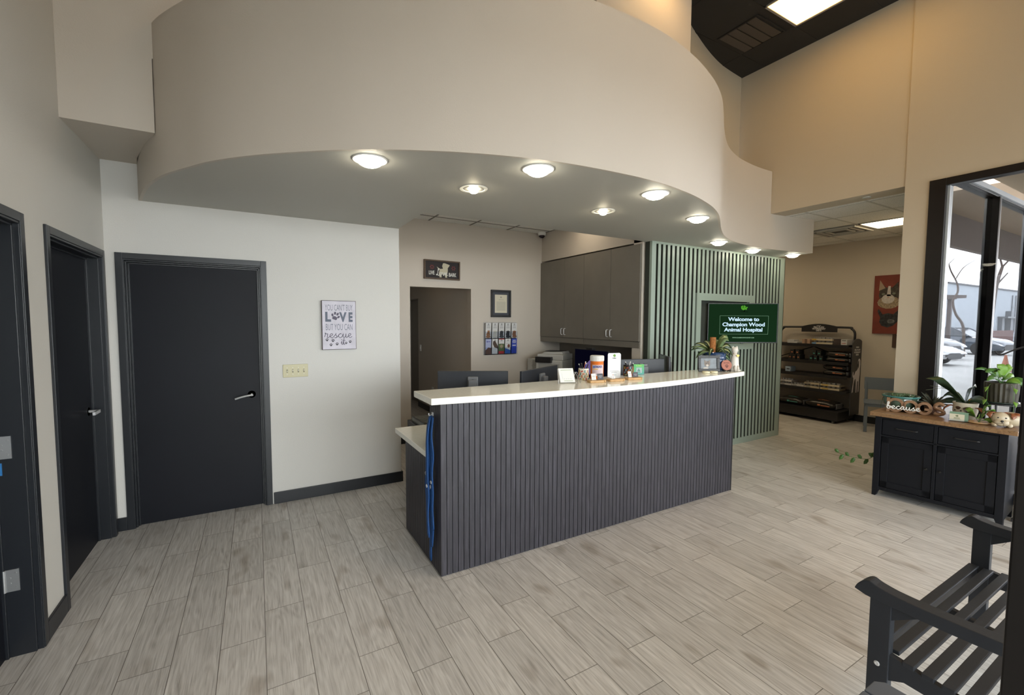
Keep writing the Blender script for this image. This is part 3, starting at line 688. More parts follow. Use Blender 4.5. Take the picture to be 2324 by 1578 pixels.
MB().box(.15, .75, -.2, .2, 3.28, 3.45, M=Matrix.Rotation(-.52, 4, 'Z')).build('lamp_head', mat('brown_post', (.05, .035, .03), .6), r)
TYRE = mat('tyre_rubber', (.012, .012, .012), .8); RIM = mat('alloy_rim', (.30, .31, .33), .3, metal=.9); CARG = mat('dark_car_glass', (.03, .04, .05), .08)
HL = mat('clear_headlamp', (.45, .47, .5), .15)
def car(loc, rz, paint, label, kind, grp=None):
    L, Wd, H = kind
    r = thing('car', label, 'car', loc, rz)
    h = H / 1.5; hw = Wd / 2
    # lower body: stations along the length with a rounded cross section
    st = [(-L / 2, .42, .62, .80), (-L / 2 + .12, .30, .90, .92), (-L / 2 + .9, .28, 1.0, 1.0), (-L * .1, .28, .98, 1.0), (L * .18, .28, .97, 1.0), (L / 2 - 1.0, .28, .93, .99), (L / 2 - .35, .26, .82, .94), (L / 2 - .08, .30, .68, .82), (L / 2, .38, .58, .70)]
    m = MB(); rings = []
    for x, z0, z1, ws in st:
        z1 *= h; b = hw * ws
        rings.append([m.bm.verts.new(v) for v in ((x, -b * .9, z0), (x, -b, z0 + .12), (x, -b, z1 - .16), (x, -b * .93, z1 - .03), (x, -b * .6, z1 + .015), (x, b * .6, z1 + .015), (x, b * .93, z1 - .03), (x, b, z1 - .16), (x, b, z0 + .12), (x, b * .9, z0))])
    for k in range(len(rings) - 1):
        for i in range(10): m.bm.faces.new((rings[k][i], rings[k][(i + 1) % 10], rings[k + 1][(i + 1) % 10], rings[k + 1][i]))
    m.bm.faces.new(rings[0][::-1]); m.bm.faces.new(rings[-1])
    # roof
    zr = 1.0 * h * 1.02; top = H
    b0 = hw * .80
    m.prism([(-L * .36, top - .08), (-L * .30, top - .02), (-L * .02, top), (L * .06, top - .05), (L * .05, top - .09), (-L * .34, top - .12)], -b0, b0, 'y')
    for sgn in (-1, 1):
        for (xa, xb) in (((-L * .43), (-L * .345)), ((-L * .14), (-L * .14)), ((L * .06 - .0), (-L * .01))):
            m.tube([(xa if xa != L * .06 else L * .235, sgn * hw * .9, .96 * h), (xb if xa != L * .06 else L * .06, sgn * b0, top - .09)], .035, 6)
    m.build('body', paint, r, smooth='auto')
    # greenhouse glass
    g = MB(); rg = []
    for x, z, b in ((-L * .43, .95 * h, hw * .88), (-L * .35, top - .07, b0 * .97), (L * .05, top - .07, b0 * .97), (L * .235, .95 * h, hw * .88)):
        rg.append([g.bm.verts.new((x, -b, z)), g.bm.verts.new((x, b, z))])
    lo = [g.bm.verts.new((L * .235, -hw * .88, .90 * h)), g.bm.verts.new((-L * .43, -hw * .88, .90 * h)), g.bm.verts.new((L * .235, hw * .88, .90 * h)), g.bm.verts.new((-L * .43, hw * .88, .90 * h))]
    for k in range(3): g.bm.faces.new((rg[k][0], rg[k][1], rg[k + 1][1], rg[k + 1][0]))
    g.bm.faces.new((rg[0][0], rg[1][0], rg[2][0], rg[3][0], lo[0], lo[1])); g.bm.faces.new((rg[3][1], rg[2][1], rg[1][1], rg[0][1], lo[3], lo[2]))
    g.bm.faces.new((lo[0], lo[2], lo[3], lo[1])); g.bm.faces.new((rg[0][1], rg[0][0], lo[1], lo[3])); g.bm.faces.new((rg[3][0], rg[3][1], lo[2], lo[0]))
    g.build('windows', CARG, r)
    for sx in (L * .31, -L * .30):
        for sy in (-1, 1):
            R = Matrix.Translation((sx, sy * (hw - .10), .36)) @ Matrix.Rotation(-sy * PI / 2, 4, 'X')
            t = MB().lathe([(.21, -.11), (.34, -.11), (.36, -.08), (.36, .08), (.34, .115), (.24, .12)], n=28, M=R).build('wheel', TYRE, r, smooth='auto')
            q = MB().lathe([(.25, .09), (.25, .118), (.225, .10)], n=28, M=R, closed=True)
            for k in range(7):
                a = 2 * PI * k / 7; q.box(.03, .24, -.022, .022, .085, .11, M=R @ Matrix.Rotation(a, 4, 'Z'))
            q.lathe([(.05, .08), (.05, .118), (0, .12)], n=12, M=R); q.build('rim', RIM, t)
    for sy in (-1, 1):
        MB().prism([(L / 2 - .42, .80 * h), (L / 2 - .05, .60 * h), (L / 2 + .01, .53 * h), (L / 2 - .30, .62 * h)], sy * hw * .62, sy * hw * .955, 'y').build('headlamp', HL, r)
        MB().box(L * .17, L * .21, sy * hw * .95, sy * hw * 1.10, .98 * h, 1.08 * h).build('wing_mirror', paint, r)
    MB().prism([(-hw * .45, .30), (hw * .45, .30), (hw * .6, .42), (hw * .38, .58 * h), (-hw * .38, .58 * h), (-hw * .6, .42)], L / 2 - .06, L / 2 + .012, 'x').build('grille', mat('black_grille', (.02, .02, .022), .4), r)
    return r
PW = mat('pearl_white_paint', (.40, .41, .42), .15, coat=.6); PD = mat('dark_blue_grey_paint', (.018, .024, .030), .15, coat=.8); PS = mat('silver_blue_paint', (.045, .06, .08), .15, coat=.8)
car((26.0, 9.1, -.16), math.radians(-100), PW, 'pearl white saloon with its nose to the window', (4.6, 1.9, 1.42))
car((30.2, 10.3, -.16), math.radians(-100), PD, 'dark blue-grey sport utility vehicle behind the white saloon', (4.8, 2.0, 1.78))
car((37.0, 9.9, -.16), math.radians(-100), PS, 'dark car with bright alloy wheels at the right edge of the car park', (4.8, 1.95, 1.6))
r = thing('traffic_cone', 'small orange traffic cone beside the parked cars', 'traffic cone', (24.6, 5.15, -.16))
box(-.19, .19, -.19, .19, 0, .04).build('base', mat('orange_plastic', (.30, .10, .05), .6), r); MB().lathe([(.14, .04), (.03, .62), (0, .63)], n=20).build('cone', mat('orange_plastic', (.30, .10, .05), .6), r)
# ================================================================== RECEPTION DESK
r = thing('reception_desk', 'long reception desk with fluted charcoal wood front and white quartz tops', 'reception desk', (1.003, 2.645, 0))
def flute(mb, a0, a1, fixed, z0, z1, axis, pitch=.040, gap=.005, dep=.010, out=-1):
    """a fluted board: narrow grooves between slats; axis 'x' runs along x facing -y, axis 'y' runs along y facing -x"""
    n = round((a1 - a0) / pitch); p = (a1 - a0) / n
    for k in range(n):
        b0 = a0 + k * p + (gap / 2 if k else 0); b1 = a0 + (k + 1) * p - (gap / 2 if k < n - 1 else 0)
        if axis == 'x': mb.box(b0, b1, fixed, fixed + dep, z0, z1)
        else: mb.box(fixed, fixed + dep, b0, b1, z0, z1)
dark = mat('groove_black', (.012, .012, .015), .7)
W = 3.032
m = MB(); flute(m, 0, W, 0, .004, 1.137, 'x'); m.build('fluted_front', PANEL, r)
box(.008, W - .002, .010, .19, 0, 1.137).build('front_wall', dark, r)
m = MB(); flute(m, .0105, .20, -.0, .004, 1.1365, 'y'); flute(m, .204, .779, 0, .004, .735, 'y'); m.build('fluted_end', PANEL, r)
box(.010, .05, .19, .779, 0, .735).build('end_wall', dark, r)
box(W - .004, W + .014, .0, .19, 0, 1.137).build('end_board', mat('black_edge_board', (.018, .018, .02), .4), r)
# bar-height quartz top with a bowed front edge
fr = [(-.062, .0), (.2, -.035), (.55, -.093), (.9, -.128), (1.3, -.150), (1.6, -.155), (1.9, -.150), (2.3, -.122), (2.7, -.075), (3.0, -.035), (3.185, -.010)]
fs = [(p.x, p.y) for p in spline([(a, b, 0) for a, b in fr], 5)]
m = MB(); m.prism(fs + [(3.185, .325), (-.062, .355)], 1.137, 1.180); m.build('bar_top', QUARTZ, r, bevel=.004)
# lower work surface
m = MB(); m.prism([(-.022, .19), (3.03, .19), (3.03, .99), (-.022, 1.0)], .735, .775); m.build('work_surface', QUARTZ, r, bevel=.003)
for x in (.9, 2.0, 2.95): box(x, x + .03, .2, .95, 0, .735).build('support', LAM, r)
# dark pedestal seen past the end of the wall
r = thing('drawer_pedestal', 'black drawer pedestal behind the end of the white wall, under the lower desk top', 'drawers', (1.40, 3.83, 0))
box(-.14, .2, -.16, .4, 0.03, .70).build('body', BLACK, r, bevel=.004)
for k in range(3): box(-.13, .19, -.172, -.16, .05 + k * .215, .25 + k * .215).build('drawer', mat('black_drawer', (.016, .016, .02), .35), r)
r = thing('letter_tray', 'dark grey slatted paper tray on the black pedestal, seen past the wall end', 'tray', (1.42, 3.97, .70))
box(-.14, .14, -.17, .17, 0, .012).build('base', mat('dark_grey_plastic', (.05, .05, .052), .45), r)
m = MB()
for k in range(7): m.box(-.14, .14, -.15 + k * .045, -.13 + k * .045, .04, .052)
m.box(-.14, -.128, -.17, .17, .012, .052).box(.128, .14, -.17, .17, .012, .052); m.build('slats', mat('mid_grey_plastic', (.16, .16, .15), .5), r)
# bundle of blue lanyards / slip leads hung on the desk end
BLUE = mat('blue_webbing', (.008, .070, .25), .6, bump=.3, bscale=300)
for i, (dy, zt, zb, dx, lab) in enumerate(((-.055, 1.045, .06, 0, 'longest blue slip lead hung on the left end of the desk'), (-.085, 1.045, .17, .0, 'blue slip lead hung second from the right on the desk end, with a white clip'), (-.108, 1.04, .30, 0, 'blue slip lead nearest the front corner of the desk end'),
                                     (-.040, 1.03, .42, 0, 'short blue slip lead hung at the back of the bundle on the desk end'), (-.020, .98, .36, 0, 'thin blue slip lead with a loose metal ring, rearmost of the bundle'), (-.070, 1.04, .24, -.006, 'outer blue slip lead lying over the others on the desk end'))):
    y = 2.845 + dy; rr = random.Random(i)
    o = thing('slip_lead', lab, 'dog lead', (1.0, y, zt), group='blue slip leads on the desk end')
    ex = -.0035 * i
    path = [(-.010 + ex * .5, 0, 0)] + [(-.012 + ex + dx - .004 * rr.random(), (rr.random() - .5) * .012 * (1 + k * .35), -(zt - zb) * k / 6) for k in range(1, 7)]
    m = MB(); sp = spline(path, 4)
    for side in (-1, 1):
        m.tube([(p.x - .002, p.y + side * .010 * min(1, .3 + 2 * t / len(sp)), p.z) for t, p in enumerate(sp)], .0085, 6, flat=.6)
    m.tube([(sp[-1].x, sp[-1].y - .006, sp[-1].z), (sp[-1].x, sp[-1].y, sp[-1].z - .012), (sp[-1].x, sp[-1].y + .006, sp[-1].z)], .005, 6)
    m.build('webbing', BLUE, o, smooth=True)
    q = sp[len(sp) // 2 + i % 3]
    MB().tube([(q.x - .010, q.y + .010 * math.cos(a), q.z + .010 * math.sin(a)) for a in [2 * PI * k / 14 for k in range(14)]], .002, 6, closed=True).build('metal_ring', CHROME, o, smooth=True)
o = thing('wall_hook', 'small steel hook holding the blue leads on the desk end', 'hook', (1.003, 2.79, 1.05))
MB().tube(spline([(-.001, 0, 0), (-.03, -.02, -.004), (-.036, -.02, .012)], 4), .003, 8).box(-.004, .0, -.012, .012, -.012, .012).build('hook', CHROME, o)

# ================================================================== GREEN SLATTED WALL AND TV
GY = 3.64
r = thing('slatted_wall_panel', 'sage green wall clad with vertical slats from floor to soffit', 'wall panel', (3.945, GY, 0))
W = 2.725
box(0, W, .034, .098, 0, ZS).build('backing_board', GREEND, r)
m = MB(); n = 33; x0 = .068; pitch = (W - .068 - .075) / n * 1.0
slats = []
for k in range(n):
    a = x0 + .036 + k * pitch; b = a + pitch - .036
    if k == n - 1: b = W
    slats.append((a, b))
TX0, TX1, TZ0, TZ1 = .80, 1.975, 1.30, 2.03
core = MB()
for a, b in slats:
    for z0, z1 in (((.08, TZ0), (TZ1, 2.57)) if (b > TX0 and a < TX1) else ((.08, 2.57),)):
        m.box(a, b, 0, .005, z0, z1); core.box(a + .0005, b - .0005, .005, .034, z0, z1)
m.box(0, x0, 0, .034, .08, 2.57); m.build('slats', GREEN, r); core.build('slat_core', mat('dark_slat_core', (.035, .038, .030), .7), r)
MB().box(0, W, -.001, .034, 2.57, ZS).box(-.0, W, -.001, .034, 0, .08).build('rail', GREEN, r)
MB().box(TX0, TX1, -.004, .034, TZ1 - .09, TZ1).box(TX0, TX1, -.004, .034, TZ0, TZ0 + .085).box(TX0, TX0 + .085, -.004, .034, TZ0 + .085, TZ1 - .09).box(TX1 - .085, TX1, -.004, .034, TZ0 + .085, TZ1 - .09).build('frame_board', GREEN, r)
box(W - .01, W + .0, .0, .25, 0, ZS).build('side_board', GREEN, r)
struct(box(4.06, 6.67, 3.74, 3.89, 0, 2.7).build('wall_behind_slats', PAINT))
# TV, turned on its arm to face the entrance
TVM = mat('tv_bezel', (.012, .013, .014), .35)
r = thing('television', 'wall-mounted television showing a green welcome screen, turned away from the slats', 'television', (5.342, 3.408, 1.655), -math.radians(30))
w2, h2 = .4445, .2525
box(-w2, w2, .0, .022, -h2, h2).build('housing', TVM, r, bevel=.003)
box(-.22, .22, .022, .05, -.16, .14).build('rear_bulge', TVM, r, bevel=.004)
sc = box(-w2 + .009, w2 - .012, -.0012, .0, -h2 + .014, h2 - .009).build('screen', emis('green_screen', (.008, .027, .010), 1.0), r)
T = Mx((0, -.0014, 0), (1, 0, 0), (0, 0, 1))
TE = emis('screen_text_blue_white', (.62, .84, 1.0), 1.05)
m = MB()
for i, s_ in enumerate(('Welcome to', 'Champion Wood', 'Animal Hospital')): m.text(s_, .066, sx=1.18, M=Mx((.01, -.0016, .048 - i * .066), (1, 0, 0), (0, 0, 1)), bold=.0019, th=.0002, space=.97)
m.build('welcome_lettering', TE, sc)
m = MB(); a, b, c, d, t_ = -.293, .322, -.140, .095, .0022
m.box(a, b, -.0018, -.0012, d - t_, d).box(a, b, -.0018, -.0012, c, c + t_).box(a, a + t_, -.0018, -.0012, c, d).box(b - t_, b, -.0018, -.0012, c, d)
m.build('text_border', emis('screen_border', (.30, .52, .34), .8), sc)
MB().text('WWW.CHAMPIONWOODVET.COM', .017, Mx((.01, -.0016, -.184), (1, 0, 0), (0, 0, 1)), bold=.0006, th=.0002).build('web_address', emis('screen_border', (.30, .52, .34), .8), sc)
m = MB(); rr = random.Random(3)
for k in range(34):
    a = rr.random() * 2 * PI; q = rr.random() ** .5; ell(m, .012 + math.cos(a) * q * .040, .198 + math.sin(a) * q * .028, .007, .007, T, th=.0004, n=8)
m.build('tree_crown_logo', emis('logo_green', (.10, .42, .03), .9), sc)
m = MB(); m.prism([(.006, .146), (.018, .146), (.015, .18), (.009, .18)], 0, .0003, 'z', T); m.prism([(-.042, .143), (.066, .143), (.055, .147), (-.03, .147)], 0, .0003, 'z', T); m.build('tree_trunk_logo', emis('logo_dark', (.0015, .003, .001), 1), sc)
MB().box(-.012, .012, -.001, .02, -h2 - .006, -h2).build('status_light_bar', TVM, r)
rr = r
R_ = Matrix.Rotation(math.radians(30), 4, 'Z')
m = MB(); p0 = (0, .05, 0); wl = R_ @ Vector((-.45, 0, 0))
m.box(-.03, .03, .05, .07, -.1, .1)
m.tube([(0, .06, .02), (-.12, .16, .02), (-.33, .045, .02)], .016, 8); m.tube([(0, .06, -.02), (-.12, .16, -.02), (-.33, .045, -.02)], .016, 8)
m.build('swivel_arm', BLACK, r)

# ================================================================== OFFICE CUPBOARDS
GX = 3.90
def cupboard(y0, y1, ysplit, label):
    r = thing('wall_cupboard', label, 'cupboard', (GX, y0, 1.355), group='grey wall cupboards above the back counter')
    box(.020, .36, .002, y1 - y0 - .002, 0.02, 1.225).build('carcass', LAM, r)
    box(.006, .022, .002, y1 - y0 - .002, 0, .072).build('light_valance', LAM, r)
    for a, b, hs in ((y0, ysplit, 1), (ysplit, y1, -1)):
        d = box(0, .019, a - y0 + .003, b - y0 - .003, .078, 1.222).build('door', LAM, r, bevel=.0015)
        yc = (b - y0 - .035) if hs > 0 else (a - y0 + .035)
        MB().tube(spline([(0, yc, .12), (-.028, yc, .125), (-.032, yc, .165), (-.028, yc, .205), (0, yc, .21)], 4), .0045, 8).build('handle', CHROME, d, smooth=True, label='silver bow handle')
cupboard(3.77, 4.80, 4.27, 'grey-brown double wall cupboard nearer the green slats')
cupboard(4.80, 5.865, 5.24, 'grey-brown double wall cupboard in the far office corner')
r = thing('back_counter', 'long grey-brown back counter under the wall cupboards', 'counter', (3.62, 3.92, 0))
box(.02, .66, 0, 1.94, .10, .865).build('base_cabinet', LAM, r); box(0, .665, -.01, 1.945, .865, .90).build('counter_top', LAMD, r, bevel=.003); box(.08, .66, 0, 1.94, 0, .10).build('plinth', BLACK, r)
# monitors
MONB = mat('charcoal_monitor_back', (.016, .019, .026), .42)
MONG = mat('grey_monitor_mount', (.13, .135, .145), .4)
def monitor(loc, rz, label, w_=.60, h_=.355, stand=True, top=None, logo=True, scr=None, base_z=.775):
    """local origin at desk under the screen; back faces -y locally, the screen faces +y"""
    r = thing('computer_monitor', label, 'monitor', (loc[0], loc[1], base_z), rz, group=None)
    t = top - base_z; b = t - h_
    box(-w_ / 2, w_ / 2, 0, .022, b, t).build('panel_housing', MONB, r, bevel=.004)
    box(-w_ / 2 + .006, w_ / 2 - .006, .022, .0232, b + .012, t - .006).build('screen', scr or mat('dark_screen', (.01, .011, .014), .12), r)
    k = box(-.045, .045, -.022, 0, t - .20, t - .045).build('stand_mount', MONG, r, bevel=.008)
    if logo:
        m = MB()
        m.tube([(.024 * math.cos(a), -.0226, t - .093 + .024 * math.sin(a)) for a in [2 * PI * q / 24 for q in range(24)]], .0022, 5, closed=True)
        m.text('DELL', .017, Mx((0, -.0226, t - .093), (1, 0, 0), (0, 0, 1)), bold=.0008, th=.0004, sx=.95)
        m.build('maker_logo', BLACK, k)
    MB().box(-.035, .035, -.055, -.022, .015, t - .07).build('stand_column', MONG, r, bevel=.006)
    box(-.13, .13, -.13, .08, 0, .014).build('stand_foot', MONG, r, bevel=.005)
    return r
def mon2(p0, p1, top, label, **k):
    a = Vector(p0); b = Vector(p1); c = (a + b) / 2; d = b - a
    return monitor((c.x, c.y), math.atan2(d.y, d.x), label, w_=d.length, top=top, **k)
mon2((1.31, 3.520), (1.83, 3.235), 1.248, 'dark monitor seen from behind at the left end of the desk, round badge facing out')
mon2((1.86, 3.06), (2.43, 3.355), 1.262, 'dark monitor seen obliquely from behind, in front of the printer', logo=True)
mon2((3.20, 3.33), (3.66, 3.175), 1.286, 'wide dark monitor seen from behind, beside the patterned black cup', logo=False)
mon2((3.745, 3.165), (3.98, 3.50), 1.303, 'grey monitor seen edge-on in front of the green slats', logo=False, h_=.33)
NIGHT = emis('night_blue_screen', (.003, .003, .011), .6)
r = thing('computer_monitor', 'monitor showing a dark blue picture with a lavender animal, on the back counter', 'monitor', (3.72, 4.42, .90), 0)
box(0, .022, -.33, .33, .045, .405).build('panel_housing', MONB, r, bevel=.004)
s_ = box(-.0012, 0, -.322, .322, .055, .398).build('screen', NIGHT, r)
Q = Mx((-.0014, .10, .2), (0, -1, 0), (0, 0, 1))
m = MB(); m.prism([(-.04, -.10), (.02, .02), (.09, .075), (.16, .085), (.20, .06), (.21, .0), (.17, -.06), (.10, -.11), (.02, -.14)], 0, .0004, 'z', Q); m.prism([(.15, .07), (.165, .145), (.195, .06)], 0, .0004, 'z', Q)
m.build('lavender_animal_picture', emis('lavender_pixels', (.17, .12, .30), .8), s_)
MB().prism([(.16, .0), (.18, .01), (.185, -.02), (.168, -.03)], .0004, .0006, 'z', Q).build('eye_picture', emis('dark_pixels', (.01, .005, .03), .5), s_)
MB().box(-.02, .04, -.05, .07, .405, .428).build('webcam', BLACK, r, bevel=.004)
MB().box(.022, .04, -.03, .03, .012, .3).box(-.06, .10, -.12, .12, 0, .014).build('stand', MONG, r)
r = thing('computer_monitor', 'black monitor turned off behind the white counter sign', 'monitor', (3.72, 3.99, .90), 0)
box(0, .022, -.06, .085, .03, .40).build('panel_housing', mat('black_glossy_panel', (.008, .008, .009), .3), r, bevel=.003); box(-.04, .08, -.05, .07, 0, .03).build('stand', BLACK, r)
# printer
PRW = mat('printer_white', (.50, .50, .48), .45); PRD = mat('printer_black', (.012, .012, .014), .3)
r = thing('printer', 'white office printer with a black paper tray in the far corner of the office', 'printer', (3.86, 5.42, .90), math.radians(-58))
box(-.21, .21, -.20, .22, 0, .20).build('body', PRW, r, bevel=.012)
box(-.20, .21, -.18, .22, .20, .285).build('scanner', PRW, r, bevel=.012)
box(-.20, .05, -.255, -.02, .165, .25).build('control_panel', PRD, r, bevel=.008, label='black front panel of the printer')
MB().prism([(-.16, .285), (.18, .285), (.16, .325), (-.12, .31)], -.1, .18, 'y').build('paper_feeder', PRW, r, bevel=.004)
box(-.12, .15, -.06, .12, .322, .328).build('feeder_tray', PRD, r)
MB().box(-.16, .16, -.212, -.2, .02, .15).build('paper_drawer', mat('printer_grey', (.38, .38, .36), .5), r, bevel=.004)
# stacked paper drawers under the printer, left
r = thing('drawer_unit', 'small white drawer unit left of the printer', 'drawers', (3.70, 5.77, .90), 0)
box(-.06, .14, -.06, .06, 0, .19).build('body', PRW, r, bevel=.004)
for k in range(2): box(-.05, .13, -.07, -.06, .01 + k * .09, .09 + k * .09).build('drawer', PRW, r, bevel=.003)
# ================================================================== SIGNS AND WALL THINGS
INK = mat('slate_blue_ink', (.13, .15, .20), .7); INK2 = mat('grey_plum_ink', (.115, .105, .15), .7)
r = thing('wall_sign', 'white wooden sign about love and rescue with paw prints on the white wall', 'sign', (.530, YB, 1.393))
box(0, .305, -.032, 0, 0, .462).build('board', mat('dark_brown_edge', (.05, .035, .035), .6), r)
f = box(.004, .301, -.0335, -.032, .004, .458).build('printed_face', mat('lilac_white_wash', (.60, .58, .66), .7, var=.08, vscale=14), r)
def FM(x, z): return Mx((x, -.0337, z), (1, 0, 0), (0, 0, 1))
m = MB(); m.text("YOU CAN'T BUY", .082, FM(.152, .393), sx=.40, th=.0004, bold=-.0008); m.text('BUT YOU CAN', .086, FM(.152, .210), sx=.42, th=.0004, bold=-.0008)
m.build('thin_lettering', INK, f)
m = MB(); m.text('L', .118, FM(.052, .305), sx=.85, th=.0004, bold=.006); m.text('V', .118, FM(.186, .303), sx=.75, th=.0004, bold=.006); m.text('E', .118, FM(.254, .303), sx=.62, th=.0004, bold=.006)
m.build('bold_lettering', INK, f)
m = MB(); paw(m, .118, .312, .075, FM(0, 0), rot=-.35); m.build('large_paw', INK2, f)
m = MB(); script(m, 'rescue', .040, FM(.145, .112), .0027, th=.3, xs=1.25); script(m, 'it', .036, FM(.185, .046), .0027, th=.3); ell(m, .172, .092, .004, .004, FM(0, 0))
m.box(.178, .206, -.0345, -.0335, .084, .088); m.build('script_lettering', INK2, f)
m = MB()
for x, z, s_, a in ((.042, .092, .026, .1), (.094, .086, .028, -.2), (.076, .045, .026, .1), (.130, .052, .027, -.1), (.212, .060, .022, .3), (.248, .072, .026, -.3)): paw(m, x, z, s_, FM(0, 0), rot=a)
m.build('small_paws', mat('near_black_ink', (.03, .028, .04), .7), f)
# four-gang switch plate
r = thing('switch_plate', 'cream four-gang light switch plate between the charcoal door and the sign', 'light switch', (.198, YB, 1.149))
IV = mat('ivory_plastic', (.52, .48, .30), .35)
box(0, .208, -.007, 0, 0, .117).build('plate', IV, r, bevel=.003)
m = MB()
for k in range(4):
    x = .035 + k * .046
    m.box(x - .006, x + .006, -.009, -.006, .044, .072)
m.build('slot_surround', mat('ivory_shadow', (.20, .18, .11), .5), r)
for k in range(4):
    x = .035 + k * .046
    box(x - .0035, x + .0035, -.018, -.008, .052 if k == 0 else .056, .062 if k == 0 else .068).build('switch_toggle', mat('cream_toggle', (.62, .60, .48), .35), r)
m = MB()
for k in range(4):
    for z in (.028, .088): m.lathe([(0, 0), (.003, 0), (.003, .001), (0, .0015)], n=8, M=Matrix.Translation((.035 + k * .046, -.007, z)) @ Matrix.Rotation(PI / 2, 4, 'X'))
m.build('screws', CHROME, r)
# LIVE love BARK
BRN = wood_mat('brown_frame_wood', (.055, .032, .018), (.13, .08, .045), (3, 30, 30), .6)
r = thing('wall_sign', 'black framed sign with a pale dog silhouette reading live love bark above the office opening', 'sign', (1.990, YO, 2.243), rot=(0, math.radians(.5), 0))
MB().box(0, .525, -.035, 0, 0, .018).box(0, .525, -.035, 0, .244, .262).box(0, .018, -.035, 0, .018, .244).box(.507, .525, -.035, 0, .018, .244).build('frame', BRN, r)
f = box(.018, .507, -.018, 0, .018, .244).build('painted_board', mat('black_chalk_paint', (.018, .014, .015), .7), r)
def LM(x, z): return Mx((x, -.0182, z), (1, 0, 0), (0, 0, 1))
m = MB()
m.prism([(.185, .175), (.20, .145), (.225, .128), (.215, .085), (.225, .03), (.255, .03), (.252, .07), (.30, .07), (.31, .03), (.335, .03), (.335, .07), (.345, .12), (.345, .165), (.36, .180), (.375, .205), (.345, .215), (.30, .228), (.275, .225), (.262, .185), (.275, .15), (.235, .145), (.205, .16)], 0, .0006, 'z', LM(0, 0))
m.build('dog_silhouette', mat('cream_paint', (.52, .48, .36), .7), f)
m = MB()
for cx in (.115, .43):
    for k in range(6): a = k * PI / 3; ell(m, cx + .022 * math.cos(a), .165 + .022 * math.sin(a), .010, .008, LM(0, 0), ang=a)
m.build('red_flowers', mat('dull_red_paint', (.16, .03, .03), .7), f)
m = MB(); m.text('LIVE', .072, LM(.110, .085), sx=.62, bold=.0015, th=.0009); m.text('BARK', .072, LM(.415, .070), sx=.62, bold=.0015, th=.0009); script(m, 'Love', .043, LM(.262, .055), .0050, th=.4, xs=1.15)
m.build('white_lettering', mat('white_paint', (.7, .7, .66), .6), f)
# framed certificate
r = thing('picture_frame', 'black framed certificate on the office back wall', 'picture frame', (3.018, YO, 1.727))
MB().box(0, .336, -.028, 0, 0, .03).box(0, .336, -.028, 0, .376, .406).box(0, .03, -.028, 0, .03, .376).box(.306, .336, -.028, 0, .03, .376).build('frame', BLACK, r, bevel=.003)
box(.03, .306, -.012, 0, .03, .376).build('mount', mat('slate_mount', (.045, .05, .065), .6), r)
f = box(.065, .272, -.0135, -.012, .065, .335).build('certificate', mat('cream_paper', (.62, .58, .46), .7), r)
m = MB(); CT = Mx((0, -.0137, 0), (1, 0, 0), (0, 0, 1))
for k in range(13): m.box(.09, .248, -.0141, -.0136, .10 + k * .0105, .103 + k * .0105)
m.text('CERTIFICATE', .014, Mx((.168, -.0139, .26), (1, 0, 0), (0, 0, 1)), th=.0003)
for k in range(16): ell(m, .168 + .014 * math.cos(k * 2.4) * (k / 16) ** .5, .298 + .012 * math.sin(k * 2.4) * (k / 16) ** .5, .0028, .0028, CT)
m.build('printed_text', mat('grey_print', (.22, .22, .22), .7), f)
# brochure rack with ten brochures
ACR = glass('clear_acrylic', (.90, .92, .95))
r = thing('brochure_rack', 'clear acrylic wall rack holding two rows of brochures', 'brochure rack', (2.899, YO, 1.168))
MB().box(0, .56, -.004, 0, 0, .485).build('back_plate', ACR, r)
MB().box(0, .56, -.05, -.046, 0, .11).box(0, .56, -.05, 0, 0, .004).box(0, .56, -.05, -.046, .235, .345).box(0, .56, -.05, 0, .235, .239).build('pockets', ACR, r)
def colr(n, c): return mat(n, c, .6)
WP = colr('brochure_white', (.60, .60, .60))
specs = [(0, 1, 'ginger cat', (.30, .13, .05)), (1, 1, 'white puppy', (.50, .47, .40)), (2, 1, 'black and white puppy', (.05, .05, .05)), (3, 1, 'black dog', (.012, .012, .014)), (4, 1, 'brown dog', (.26, .11, .05)),
         (0, 0, 'pale blue and brown', (.12, .06, .04)), (1, 0, 'white with a dark dog photo', (.06, .035, .025)), (2, 0, 'white with red bands and a terrier', (.45, .03, .03)), (3, 0, 'white and blue with a brown dog', (.16, .05, .03)), (4, 0, 'deep blue with white text', (.02, .05, .38))]
